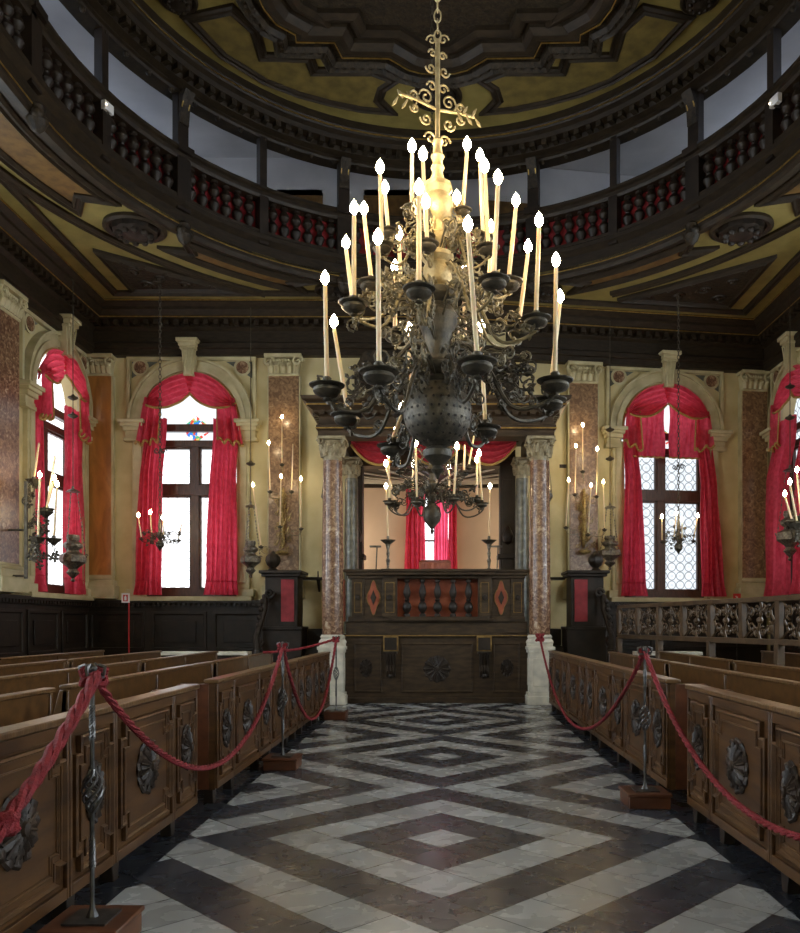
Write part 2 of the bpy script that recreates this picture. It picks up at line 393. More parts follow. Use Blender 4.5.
def ring_slab(z0, z1):
    pts = list(ov); cen = Vector((OX, 7.0))
    outer = [ray_perim(*p) for p in pts]
    ang = lambda p: math.atan2(p[1] - 7.0, p[0] - OX) % (2 * PI)
    items = [(ang(p), p, (q.x, q.y)) for p, q in zip(pts, outer)]
    for cpt in PERIM:                                                # add the corners
        a = ang(cpt); best = None
        for i in range(len(pts)):
            p, q = Vector(pts[i]), Vector(pts[(i + 1) % len(pts)])
            a0, a1 = ang(p), ang(q)
            if a1 < a0: a1 += 2 * PI
            aa = a if a >= a0 else a + 2 * PI
            if a0 <= aa <= a1 and a1 - a0 < 1:
                t = (aa - a0) / max(1e-9, a1 - a0); r_ = p.lerp(q, t); best = (r_.x, r_.y)
        if best: items.append((a, best, cpt))
    items.sort(); n = len(items); b = MB(); vs = []; fs = []
    for _, p, q in items: vs += [(*p, z0), (*q, z0), (*p, z1), (*q, z1)]
    for i in range(n):
        a, c = 4 * i, 4 * ((i + 1) % n)
        fs += [(a, c, c + 1, a + 1), (a + 2, a + 3, c + 3, c + 2), (a, a + 2, c + 2, c), (a + 1, c + 1, c + 3, a + 3)]
    b.add(vs, fs); return b
struct(ring_slab(ZS, ZS + .12).build('ceiling_soffit', M['ochre'], flat=True))

# entablature around the room (profile: offset into the room, height)
def ent(name, prof, mt): return struct(MB().sweep(PERIM, prof).build(name, mt, flat=True))
ent('trim_1', [(0, 7.35), (.2, 7.35), (.2, 7.48), (.24, 7.5), (.24, 7.6), (.18, 7.64), (.18, 7.88), (.26, 7.93), (.26, 8.03), (.42, 8.07), (.42, 8.12), (.52, 8.22), (.52, 8.28), (.62, 8.35), (.62, 8.42), (0, 8.42)], M['dark_wood'])
ent('trim_2', [(.42, 8.09), (.432, 8.09), (.432, 8.11), (.42, 8.11)], M['gilt'])
ent('trim_3', [(.62, 8.365), (.632, 8.365), (.632, 8.385), (.62, 8.385)], M['gilt'])
# modillion blocks below the cornice
mb = MB()
def along(path, step, closed=True):
    out = []; n = len(path)
    for i in range(n if closed else n - 1):
        p, q = Vector(path[i]), Vector(path[(i + 1) % n]); L_ = (q - p).length; m = max(1, int(L_ / step))
        for k in range(m): out.append((p.lerp(q, (k + .5) / m), math.atan2((q - p).y, (q - p).x)))
    return out
for p, a in along(PERIM, .21):
    mb.M = TM(p.x, p.y, 0, a); mb.box(-.05, .05, .24, .4, 7.95, 8.06)
struct(mb.build('trim_4', M['dark_wood'], flat=True))

# soffit frame mouldings
def offp(path, d):
    n = len(path); out = []
    for i in range(n):
        p = Vector(path[i]); d0 = (p - Vector(path[i - 1])).normalized(); d1 = (Vector(path[(i + 1) % n]) - p).normalized()
        n0 = Vector((-d0.y, d0.x)); n1 = Vector((-d1.y, d1.x)); b = (n0 + n1).normalized(); b /= max(.3, b.dot(n0)); out.append(tuple(p + b * d))
    return out
MOULD = [(-.09, .0), (-.09, -.05), (-.05, -.08), (-.02, -.05), (.02, -.05), (.05, -.08), (.09, -.05), (.09, .0)]
struct(MB().sweep(offp(PERIM, .98), [(o * .9, h) for o, h in MOULD], z=ZS).build('trim_5', M['dark_wood'], flat=True))
def arc(d, t0, t1, n=24, sgn=1):
    a, b = OA + d, OB + d
    return [(OX + sgn * a * math.cos(R(t0 + (t1 - t0) * k / n)), 10.7 + b * math.sin(R(t0 + (t1 - t0) * k / n))) for k in range(n + 1)]
# outer curved rib: ends where it meets the frame
rb = MB()
for sg in (1, -1):
    pth = arc(1.35, -30, 58, 30, sg)
    if sg < 0: pth = pth[::-1]
    rb.sweep(pth, [(o * 1.1, h) for o, h in MOULD], closed=False, z=ZS)
struct(rb.build('trim_6', M['dark_wood'], flat=True))
# curved painted panels framed by mouldings
def ring_panel(t0, t1, d0, d1, sg, name_mt):
    inner = arc(d0, t0, t1, 14, sg); outer = arc(d1, t0, t1, 14, sg)
    # concave ends that leave room for the round bosses
    def mid(t, f): return arc(d0 + (d1 - d0) * .5, t + f, t + f + .01, 1, sg)[0]
    poly = inner + [mid(t1, -2.6)] + outer[::-1] + [mid(t0, 2.6)]
    A = sum(poly[i][0] * poly[(i + 1) % len(poly)][1] - poly[(i + 1) % len(poly)][0] * poly[i][1] for i in range(len(poly)))
    if A < 0: poly = poly[::-1]
    return poly
kk = 10
for sg in (1, -1):
    for (t0, t1) in ((-12, 22), (38, 63), (73, 84)):
        d1 = 1.0 if t1 < 60 else (.78 if t1 < 70 else .55)
        po = ring_panel(t0, t1, .3, d1, sg, None)
        struct(MB().prism(po, ZS - .03, ZS, 'z').build('trim_%d' % kk, M['brown_panel'], flat=True)); kk += 1
        struct(MB().sweep(po, [(o, h * 1.2) for o, h in MOULD], z=ZS).build('trim_%d' % kk, M['dark_wood'], flat=True)); kk += 1
# carved corner triangles
def spiral2(cx, cy, r0, turns, a0, z, n=16):
    return [(cx + r0 * (1 - .8 * k / n) * math.cos(a0 + turns * 2 * PI * k / n), cy + r0 * (1 - .8 * k / n) * math.sin(a0 + turns * 2 * PI * k / n), z) for k in range(n + 1)]
def PLp(px, py, z):
    Y = F * (z - EYE) / (VY - py); return ((px - VX) * Y / F, Y)
tri = [(-6.32, 14.75), (-6.32, 16.33), (-4.25, 16.33)]
for sg, dy in ((1, 0), (-1, 1.0)):
    po = [(x * 1.0, y) for x, y in tri] if sg == 1 else [(6.2, 15.0), (6.2, 17.15), (3.9, 16.8)][::-1]
    cb_ = MB()
    for (fa, fb, r0) in ((.12, .12, .28), (.5, .12, .22), (.12, .5, .2), (.3, .3, .24), (.75, .08, .14), (.08, .75, .12), (.45, .4, .12), (.62, .22, .12)):
        O_, A_, B_ = Vector(po[1]), Vector(po[0]), Vector(po[2]); q_ = O_ + (A_ - O_) * fa + (B_ - O_) * fb + ((A_ - O_).normalized() + (B_ - O_).normalized()) * .12
        cb_.tube(spiral2(q_.x, q_.y, r0 * .7, 1.3 * (1 if fa > fb else -1), fa * 9, ZS - .07), .03, 5); cb_.ball((q_.x, q_.y, ZS - .07), .05, 7, 5)
    struct(cb_.build('trim_%d' % kk, M['dark_wood'])); kk += 1
    A = sum(po[i][0] * po[(i + 1) % 3][1] - po[(i + 1) % 3][0] * po[i][1] for i in range(3))
    if A < 0: po = po[::-1]
    struct(MB().prism(po, ZS - .06, ZS, 'z').build('trim_%d' % kk, M['carved_wood'], flat=True)); kk += 1
    struct(MB().sweep(po, [(o * .8, h * 1.3) for o, h in MOULD], z=ZS).build('trim_%d' % kk, M['dark_wood'], flat=True)); kk += 1
# ------------------------------------------------------------------ gallery: fascia, posts, balustrade
g = thing('gallery_balustrade', 'dark carved oval gallery parapet with bulging balusters before red cloth', 'balustrade')
# ZS = underside of the gallery; profile offsets: + = towards the opening
MB().sweep(ov, [(-.12, ZS - .06), (.02, ZS - .1), (.06, ZS - .04), (.06, ZS + .05), (0, ZS + .09), (.0, ZS + .3), (.1, ZS + .38), (.1, ZS + .46), (.04, ZS + .5), (.04, ZS + .56), (-.22, ZS + .56), (-.22, ZS - .02)]).build('fascia', M['dark_wood'], g, flat=True)
MB().sweep(ov, [(.061, ZS + .02), (.072, ZS + .02), (.072, ZS + .04), (.061, ZS + .04)]).build('gilt_fillet', M['gilt'], g, flat=True)
MB().sweep(ov, [(-.2, ZS + 1.17), (.04, ZS + 1.17), (.07, ZS + 1.22), (.07, ZS + 1.28), (.12, ZS + 1.31), (.12, ZS + 1.36), (-.22, ZS + 1.36)]).build('handrail', M['dark_wood'], g, flat=True)
MB().sweep(ov, [(-.19, ZS + .56), (-.175, ZS + .56), (-.175, ZS + 1.18), (-.19, ZS + 1.18)]).build('cloth_backing', M['redcloth'], g, flat=True)
def ovp(t, d=0, sg=1):
    """t in degrees along the far half; negative runs down the straight sides"""
    if t < 0: return Vector((OX + sg * (OA + d), 10.7 + t * .1)), (0 if sg > 0 else PI)
    a = R(t); x = OX + sg * (OA + d) * math.cos(a); y = 10.7 + (OB + d) * math.sin(a)
    nx, ny = sg * math.cos(a) / OA, math.sin(a) / OB
    return Vector((x, y)), math.atan2(ny, nx)
ts = [-17.4, 0, 17.4, 34.8, 52.2, 69.6, 90]
posts = []
for sg in (1, -1):
    for i, t in enumerate(ts):
        if t == 90 and sg < 0: continue
        p, a = ovp(t, .06, sg); thick = i % 2 == 1
        wd = .14 if thick else .09
        Mx = TM(p.x, p.y, 0, a)
        b = MB(Mx); b.box(-.13, .06, -wd, wd, ZS + .3, ZS + 1.4); b.box(-.1, .05, -wd * .8, wd * .8, ZS + 1.3, 10.85)
        b.box(-.2, .02, -wd * 1.15, wd * 1.15, ZS + 1.28, ZS + 1.4) if thick else None
        b.build('post', M['black_wood'], g)
        posts.append((p, a, thick, sg, t))
BAL = [(.035, 0), (.06, .01), (.06, .05), (.035, .07), (.075, .16), (.085, .22), (.06, .29), (.032, .32), (.045, .345), (.032, .37), (.06, .4), (.085, .47), (.075, .53), (.035, .62), (.06, .64), (.06, .69), (.03, .7)]
bal_me = MB().lathe([(r * 1.22, z * .9) for r, z in BAL], n=10).mesh('baluster', M['black_wood'])
tt = sorted(ts)
for sg in (1, -1):
    for i in range(len(tt) - 1):
        nb = 6
        for k in range(nb):
            t = tt[i] + (tt[i + 1] - tt[i]) * (k + 1) / (nb + 1) if i else tt[0] + (k + 1) * (tt[1] - tt[0]) / (nb + 1)
            p, a = ovp(t, .08, sg)
            o = bpy.data.objects.new('baluster', bal_me); COL.objects.link(o); o.parent = g; o.location = (p.x, p.y, ZS + .555)
# gilded scroll brackets on the thick posts
for p, a, thick, sg, t in posts:
    if not thick: continue
    for (zz, gm) in ((ZS - .14, M['carved_wood']),):
        b = MB(TM(p.x, p.y, 0, a))
        for q in (-.09, 0, .09): b.ball((-.17, q, zz + .05), .075, 8, 6)
        b.lathe([(.03, -.16), (.1, -.1), (.14, 0), (.1, .1), (.12, .18), (.05, .24)], (-.13, 0, zz), 10)
        b.build('carved_bracket', gm, g)
    b = MB(TM(p.x, p.y, 0, a))
    for q in (-.07, .07):
        b.tube([(-.12, q, 10.25), (-.14, q, 10.45), (-.2, q, 10.6), (-.27, q, 10.7)], .014, 5)
    b.build('gilt_scroll', M['gilt'], g)
    b = MB(TM(p.x, p.y, 0, a)); b.prism([(-.1, 10.2), (-.13, 10.2), (-.16, 10.5), (-.3, 10.72), (-.1, 10.72)], -.1, .1)
    b.build('console', M['carved_wood'], g)

# upper ring cornice and the oval ceiling
ZC = 11.3
def ringo(name, prof, mt, zz=0):
    # profile offset 0 = gallery line; + inwards
    return struct(MB().sweep(ov, prof, z=zz).build(name, mt, flat=True))
ringo('trim_40', [(-.25, 10.72), (.02, 10.72), (.04, 10.76), (.08, 10.78), (.08, 10.8), (.2, 10.84), (.22, 10.92), (.36, 10.96), (.38, 11.04), (.46, 11.08), (.5, 11.16), (.5, 11.35), (-.25, 11.35)], M['dark_wood'])
ringo('trim_41', [(.5, 11.1), (.512, 11.1), (.512, 11.122), (.5, 11.122)], M['gilt'])
ringo('trim_42', [(.08, 10.785), (.09, 10.785), (.09, 10.795), (.08, 10.795)], M['dark_wood'])
mb = MB(); md = MB()
for p, a in along(ov, .17):
    mb.M = TM(p.x, p.y, 0, a); mb.box(-.05, .05, .2, .36, 10.85, 10.95)
for p, a in along(ov, .5):
    md.M = TM(p.x, p.y, 0, a); md.lathe([(.01, -.07), (.045, -.04), (.05, 0)], (0, .0, 10.72), 8)
struct(mb.build('trim_43', M['carved_wood'], flat=True)); struct(md.build('trim_44', M['carved_wood']))
inn = oval(OA - .45, OB - .45)
struct(MB().prism(inn, ZC, ZC + .08, 'z').build('ceiling', M['ochre'], flat=True))
# gallery ceiling (ring above the walkway)
struct(ring_slab(11.75, 11.85).build('ceiling_gallery', M['gallery_wall'], flat=True))
ringo('trim_45', [(-.25, 11.3), (-.2, 11.3), (-.2, 11.85), (-.25, 11.85)], M['gallery_wall'])
struct(MB().box(-9, 9, -5, 20, 12.9, 13.0).build('ceiling_roof', M['gallery_wall'], flat=True))
def pc(px, py): return PLp(px, py, ZC - .05)
def ccw(po):
    A = sum(po[i][0] * po[(i + 1) % len(po)][1] - po[(i + 1) % len(po)][0] * po[i][1] for i in range(len(po)))
    return po if A > 0 else po[::-1]
def four(po):
    """a far-left shape with its mirror images across the room's two axes"""
    return [ccw([(OX + sx * (x - OX), 7.0 + sy * (y - 7.0)) for x, y in po]) for sx in (1, -1) for sy in (1, -1)]
z5 = lambda pts: [pc(130 + x / 2.58, y / 2.58) for x, y in pts]
cart = z5([(150, 52), (262, 28), (322, 82), (342, 150), (462, 153), (475, 188), (625, 188), (683, 210), (650, 232), (640, 262), (668, 290), (600, 284), (520, 268), (435, 245), (350, 212), (240, 145)])
pn = MB(); pm = MB()
for po in four(cart):
    pn.prism(po, ZC - .04, ZC, 'z'); pm.sweep(po, [(o * 1.0, h) for o, h in MOULD], z=ZC)
struct(pn.build('trim_46', M['olive_panel'], flat=True)); struct(pm.build('trim_47', M['dark_wood'], flat=True))
# great stepped centrepiece
st = z5([(290, -30), (305, 0), (345, 50), (385, 72), (390, 108), (500, 110), (520, 148), (655, 150), (700, 176), (745, 188), (800, 190)])
def full(half):
    h = [(min(x, OX - .0), y) for x, y in half]
    far = h + [(2 * OX - x, y) for x, y in h[::-1][1:]]
    return ccw(far + [(x, 14.0 - y) for x, y in far[::-1]])
def inset(po, d): return offp(po, d)
c0 = full(st)
struct(MB().prism(c0, ZC - .12, ZC, 'z').build('trim_48', M['carved_wood'], flat=True))
struct(MB().sweep(c0, [(o * 1.3, h * 2.2 - .1) for o, h in MOULD], z=ZC).build('trim_49', M['carved_wood'], flat=True))
c1 = inset(c0, .42)
struct(MB().sweep(inset(c0, .75), [(-.1, -.1), (-.1, -.2), (0, -.24), (.1, -.2), (.1, -.1)], z=ZC).build('trim_53', M['dark_wood'], flat=True))
struct(MB().sweep(c1, [(-.16, -.1), (-.14, -.24), (-.05, -.28), (.05, -.28), (.14, -.2), (.16, -.1)], z=ZC).build('trim_50', M['dark_wood'], flat=True))
struct(MB().sweep(c1, [(-.155, -.245), (-.14, -.245), (-.14, -.262), (-.155, -.262)], z=ZC).build('trim_51', M['gilt'], flat=True))
tu = MB()
for p, a in along(c0, .13):
    tu.M = TM(p.x, p.y, ZC - .2, a); tu.ball((0, .02, 0), .06, 6, 4)
struct(tu.build('trim_52', M['carved_wood']))
# round and oval bosses
def boss(loc, r, sx, sy, mt, drop, label, name='ceiling_boss', grp=None, rz=0):
    e = thing(name, label, 'ceiling boss', loc, rz, grp)
    MB().lathe([(r * 1.0, 0), (r * 1.02, -drop * .3), (r * .92, -drop * .45), (r * .8, -drop * .3), (r * .78, -drop * .1), (.01, -drop * .1)], n=28, sx=sx, sy=sy).build('rim', M['dark_wood'], e)
    b = MB(); b.lathe([(r * .72, -drop * .1), (r * .7, -drop * .6), (r * .45, -drop * .9), (r * .15, -drop * 1.1), (.01, -drop * 1.15)], n=28, sx=sx, sy=sy, lobes=10, la=.06)
    for k in range(10):
        t = 2 * PI * k / 10; b.ball((r * .5 * sx * math.cos(t), r * .5 * sy * math.sin(t), -drop * .85), r * .13, 7, 5)
    b.build('carved_rosette', M['black_wood'], e); return e
x, y = pc(437, 98); boss((x, y, ZC), .42, 1.1, 1, M['carved_wood'], .14, 'oval carved boss on the ceiling axis behind the great chandelier chain')
for px, lab in ((178, 'round carved boss near the left edge of the upper ceiling'), (700, 'round carved boss near the right edge of the upper ceiling')):
    x, y = pc(px, 1); boss((x, y, ZC), .3, 1, 1, M['carved_wood'], .14, lab)
for sg, s_ in ((-1, 'left'), (1, 'right')):
    for t, r, w_ in ((30, .5, 'in the %s corner of the gallery soffit, between two brown panels'), (68.5, .34, 'on the soffit above the back wall, %s of the pulpit')):
        a_, b_ = OA + (.62 if t < 50 else .52), OB + (.62 if t < 50 else .52)
        boss((OX + sg * a_ * math.cos(R(t)), 10.7 + b_ * math.sin(R(t)), ZS), r, 1.05, 1, M['carved_wood'], .2, 'dark carved round boss ' + w_ % s_)
# doors behind the gallery
for j, x in enumerate((-3.1, -1.2, 1.5, 3.3)):
    e = empty('door_%d' % (j + 1), M=(W_BL if x < 0 else W_BR) @ TM(x, 0, 0), kind='structure')
    MB().box(-.5, .5, -.05, .02, 9.0, 10.9).build('door_panel', M['brown_panel'], e); b = MB(); b.sweep([(-.5, 0), (.5, 0)], [(0, 10.9), (.1, 10.9), (.1, 11.05), (0, 11.05)], closed=False); b.build('door_head', M['dark_wood'], e)
# emergency lamps fixed to the gallery
for (px, py, sg, s_) in ((102, 107, -1, 'left'), (760, 101, 1, 'right')):
    t = 17.4 if sg < 0 else 15.6; p, a = ovp(t, -.08, sg)
    e = thing('emergency_lamp', 'small white boxy emergency lamp clipped to the gallery handrail at %s' % s_, 'lamp', (p.x, p.y, ZS + .98), a + PI / 2)
    MB().box(-.1, .1, -.04, .04, .06, .2).build('housing', M['white_sign'], e, bevel=.008)
    MB().box(-.02, .02, -.14, .02, .04, .07).build('bracket', M['iron'], e)
    MB().ball((.08, .045, .13), .016, 8, 5).build('indicator_bulb', emit('indicator_%s' % s_, (1, .8, .5), 4), e)

# ------------------------------------------------------------------ windows with their stone surrounds
NW = [0]
def window(Mw, u, pane, detail=True, stainedtop=False):
    NW[0] += 1
    e = empty('window_%d' % NW[0], M=Mw @ TM(u, 0, 0), kind='structure'); hw, sill, spr = 1.06, 2.1, 5.95
    gl = MB(); y0, y1 = .3, .31
    zt = 5.0
    gl.box(-hw, hw, y0, y1, sill, 5.35 if stainedtop else spr)
    if not stainedtop: gl.prism(arch_pts(0, hw, spr, 20), y0, y1)
    gl.build('pane', M[pane], e, flat=True)
    if stainedtop:
        MB().prism([(-hw, 5.35), (-hw, spr)] + arch_pts(0, hw, spr, 20)[::-1][1:-1] + [(hw, spr), (hw, 5.35)], y0, y1).build('stained_pane', M['stained'], e, flat=True)
    fr = MB(); f0, f1 = .2, .3
    for x0, x1 in ((-hw, -hw + .1), (-.085, .085), (hw - .1, hw)): fr.box(x0, x1, f0, f1, sill, 5.5 if x0 == -.085 else spr)
    for z0, z1 in ((sill, sill + .17), (4.36, 4.58), (5.44, 5.58), (5.78, 5.94)): fr.box(-hw, hw, f0 - .02, f1, z0, z1)
    for sx in (-1, 1):                                                # casement stiles
        for a, b_ in ((sill + .17, 4.36), (4.58, 5.44)):
            x0, x1 = sx * .085, sx * (hw - .1); x0, x1 = min(x0, x1), max(x0, x1)
            fr.box(x0, x0 + .045, f0 + .03, f1, a, b_); fr.box(x1 - .045, x1, f0 + .03, f1, a, b_)
            fr.box(x0, x1, f0 + .03, f1, a, a + .045); fr.box(x0, x1, f0 + .03, f1, b_ - .045, b_)
    fr.build('window_frame', M['window_wood'], e)
    if not detail: return e
    # archivolt, jambs, imposts, keystone, spandrel frame, sill
    ar = MB()
    for (ra, rb_, dp) in ((1.0, 1.1, .1), (1.08, 1.2, .15), (1.2, 1.32, .11), (1.31, 1.36, .17)):
        a = arch_pts(0, ra, spr, 28); c = arch_pts(0, rb_, spr, 28)
        for i in range(28):
            ar.prism([a[i], c[i], c[i + 1], a[i + 1]], -dp, .02)
    ar.build('archivolt', M['stone'], e)
    for sx in (-1, 1):
        j = MB(); j.box(min(sx * 1.0, sx * 1.28), max(sx * 1.0, sx * 1.28), -.1, .02, sill, spr - .3)
        j.box(min(sx * 1.06, sx * 1.22), max(sx * 1.06, sx * 1.22), -.13, .02, sill + .3, spr - .42)
        j.build('jamb', M['stone'], e, bevel=.01)
        i_ = MB(); c = sx * 1.26
        for (w_, z0, z1, d) in ((.2, spr - .46, spr - .38, .16), (.16, spr - .38, spr - .22, .13), (.2, spr - .24, spr - .14, .19), (.24, spr - .15, spr - .07, .24), (.28, spr - .08, spr, .28)):
            i_.box(c - w_, c + w_, -d, .02, z0, z1)
        i_.build('impost', M['stone'], e, bevel=.012)
        # spandrel with round marble inlay
        MB().lathe([(.135, 0), (.135, .045)], n=20).build('roundel', M['red_marble'], e).matrix_local = Matrix.Translation((sx * 1.12, -.03, 7.12)) @ Matrix.Rotation(PI / 2, 4, 'X')
        MB().lathe([(.14, 0), (.17, 0), (.19, .03), (.14, .03)], n=20).build('roundel_rim', M['stone'], e).matrix_local = Matrix.Translation((sx * 1.12, -.03, 7.12)) @ Matrix.Rotation(PI / 2, 4, 'X')
    sp = MB()
    for x0, x1, z0, z1 in ((-1.42, 1.42, 7.28, 7.37), (-1.42, -1.34, 6.0, 7.3), (1.34, 1.42, 6.0, 7.3)): sp.box(x0, x1, -.08, .02, z0, z1)
    sp.build('spandrel_frame', M['stone'], e, bevel=.01)
    s2 = MB()
    for sx in (-1, 1): s2.prism([(sx * 1.32, 6.9), (sx * 1.32, 7.26), (sx * .75, 7.26)], -.02, .01)
    s2.build('inlay', M['dark_inlay'], e)
    ks = MB(); ks.prism([(-.11, 6.88), (.11, 6.88), (.15, 7.5), (-.15, 7.5)], -.28, .02)
    ks.prism([(-.07, 6.9), (.07, 6.9), (.12, 7.45), (-.12, 7.45)], -.32, .02)
    for q in (-.06, 0, .06): ks.tube([(q, -.31, 6.95), (q * 1.5, -.33, 7.2), (q * 1.8, -.36, 7.45)], .018, 6)
    ks.box(-.19, .19, -.38, .02, 7.5, 7.6); ks.box(-.17, .17, -.34, .02, 7.44, 7.52); ks.box(-.23, .23, -.42, .02, 7.58, 7.66)
    ks.build('keystone', M['stone'], e, bevel=.012)
    sl = MB(); sl.box(-1.35, 1.35, -.22, .3, sill - .1, sill); sl.box(-1.28, 1.28, -.16, .02, sill - .2, sill - .1)
    for sx in (-1, 1): sl.box(sx * 1.22 - .17, sx * 1.22 + .17, -.18, .02, sill, sill + .16)
    sl.build('window_sill', M['stone'], e, bevel=.01)
    return e
M['window_wood'] = noisy('red_brown_window_wood', (.05, .022, .014), (.10, .042, .025), 5, .4, stretch=(6, 1, 1))
M['dark_inlay'] = noisy('dark_spandrel_inlay', (.06, .065, .05), (.11, .115, .09), 8, .4)
window(W_BL, UBL, 'pane_bright', True, True)
window(W_BR, UBR, 'pane', True, True)
window(W_L, 16.02, 'pane_bright'); window(W_R, -16.97, 'pane')
for u in side_u[1:]:
    window(W_L, u, 'pane_side', False); window(W_R, -u, 'pane_side', False)

# pilasters
def capital(e, w_, d, z0, z1, mt, round_=False):
    h = z1 - z0; c = MB()
    if round_:
        c.lathe([(w_ * .84, 0), (w_ * .9, .04), (w_ * .84, .08), (w_ * .86, h * .4), (w_ * 1.0, h * .72), (w_ * 1.15, h * .84)], (0, 0, z0), 18)
        for ring, (zz, rr, nn, hh) in enumerate(((.08, w_ * .93, 8, h * .36), (h * .34, w_ * 1.0, 8, h * .34))):
            for k in range(nn):
                t = 2 * PI * (k + .5 * ring) / nn; cx, cy = math.cos(t), math.sin(t)
                c.tube([(cx * rr * .92, cy * rr * .92, z0 + zz), (cx * rr * 1.02, cy * rr * 1.02, z0 + zz + hh * .7), (cx * rr * 1.2, cy * rr * 1.2, z0 + zz + hh), (cx * rr * 1.3, cy * rr * 1.3, z0 + zz + hh * .85)], [.055, .06, .04, .02], 6)
        for sx in (-1, 1):
            for sy in (-1, 1):
                o_ = MB(TM(sx * w_ * 1.05, sy * w_ * 1.05, z0 + h * .78, math.atan2(sy, sx)) @ Matrix.Rotation(PI / 2, 4, 'X'))
                c.tube([o_.M @ Vector((.07 * math.cos(a) * (1 - a / 12), .07 * math.sin(a) * (1 - a / 12), 0)) for a in [k * .6 for k in range(14)]], .022, 5)
        c.box(-w_ * 1.3, w_ * 1.3, -w_ * 1.3, w_ * 1.3, z0 + h * .88, z1)
    else:
        c.box(-w_, w_, -d, 0, z0, z0 + .05); c.prism([(-w_ * .95, z0 + .05), (w_ * .95, z0 + .05), (w_ * 1.1, z0 + h * .8), (-w_ * 1.1, z0 + h * .8)], -d, 0)
        c.tube([(-w_, -d, z0 + .03), (w_, -d, z0 + .03)], .03, 6)
        for k in range(5):
            x = -w_ * .84 + w_ * 1.68 * k / 4
            c.tube([(x, -d, z0 + .06), (x, -d - .03, z0 + h * .4), (x * 1.05, -d - .09, z0 + h * .5), (x * 1.08, -d - .1, z0 + h * .42)], [.06, .07, .055, .03], 7)
        for sx in (-1, 1):
            cx, cz = sx * w_ * .95, z0 + h * .66
            c.tube([(cx + .125 * (1 - a / 11) * math.cos(a), -d - .07, cz + .125 * (1 - a / 11) * math.sin(a)) for a in [k * .55 for k in range(15)]], .03, 6)
            c.lathe([(.04, 0), (.02, .03)], (cx, -d - .07, cz), 8)
        for k in range(5): c.ball((-w_ * .4 + w_ * .2 * k, -d - .04, z0 + h * .72), .04, 7, 5)
        c.box(-w_ * 1.22, w_ * 1.22, -d - .12, 0, z0 + h * .84, z1)
    return c.build('capital', mt, e)
def pilaster(Mw, u, hw, mt, label, z0=2.05, d=.16, cap_=True):
    e = thing('wall_pilaster', label, 'pilaster', M=Mw @ TM(u, 0, 0)); e['kind'] = 'thing'
    MB().box(-hw, hw, -d, 0, z0 + .5, 6.92).build('shaft', M[mt], e, bevel=.01)
    fr = MB()
    for sx in (-1, 1): fr.box(sx * hw - .03 * (sx < 0) , sx * hw + .03 * (sx > 0), -d * .9, 0, z0 + .5, 6.92)
    fr.build('edging', M['stone'], e)
    b = MB(); b.box(-hw - .12, hw + .12, -d - .12, 0, z0, z0 + .28); b.box(-hw - .08, hw + .08, -d - .08, 0, z0 + .28, z0 + .4); b.tube([(-hw - .04, -d - .02, z0 + .44), (hw + .04, -d - .02, z0 + .44)], .045, 6); b.box(-hw - .02, hw + .02, -d - .02, 0, z0 + .4, z0 + .52)
    b.build('pedestal', M['stone'], e, bevel=.01)
    capital(e, hw, d, 6.9, 7.36, M['stone'])
    return e
pilaster(W_BL, -7.46, .27, 'orange_marble', 'orange marble pilaster in the left rear corner beside the curtained window')
pilaster(W_BL, -3.43, .33, 'brown_marble', 'mottled brown marble pilaster behind candle sconce, between left rear window and pulpit')
pilaster(W_BR, 3.22, .33, 'brown_marble', 'mottled brown marble pilaster behind candle sconce, between pulpit and right rear window')
pilaster(W_BR, 7.35, .31, 'brown_marble', 'chipped brown marble pilaster in the right rear corner')
for u in (13.93, 9.7, 5.5, 1.3):
    if u > 13: pilaster(W_L, u, .33, 'red_marble', 'pinkish marble pilaster on the left wall, cut by the picture edge', d=.2)
# wainscot
def wains(Mw, u0, u1, label, n, z1=2.02, mt='black_wood'):
    e = thing('wainscot', label, 'wainscot', M=Mw)
    b = MB(); b.box(u0, u1, -.1, 0, 0, z1 - .14); b.box(u0, u1, -.2, 0, z1 - .06, z1); b.box(u0, u1, -.16, 0, z1 - .14, z1 - .06)
    k = u0 + .06
    dn = b
    while k < u1 - .05: dn.box(k - .03, k + .03, -.185, -.15, z1 - .13, z1 - .07); k += .11
    b.build('boarding', M[mt], e)
    for i in range(n):
        a = u0 + (u1 - u0) * i / n + .1; c = u0 + (u1 - u0) * (i + 1) / n - .1
        q = MB(); pth = [(a, .95), (c, .95), (c, z1 - .28), (a, z1 - .28)]
        q.M = Matrix.Rotation(PI / 2, 4, 'X'); q.sweep(pth, [(-.03, .1), (-.03, .14), (.03, .14), (.05, .1)]); q.M = None
        q.prism([(a + .2, 1.1), (c - .2, 1.1), (c - .2, z1 - .45), (a + .2, z1 - .45)], -.135, -.1)
        q.build('raised_panel', M[mt], e, bevel=.008)
wains(W_BL, XL, -3.7, 'near-black panelled wainscot along the rear wall under the left window', 3)
wains(W_BR, 3.6, 7.68, 'near-black panelled wainscot along the rear wall under the right window', 3)
wains(W_L, 8.0, 17.27, 'near-black panelled wainscot along the left side wall', 7)
wains(W_R, -18.3, -8.0, 'near-black panelled wainscot along the right side wall', 8)
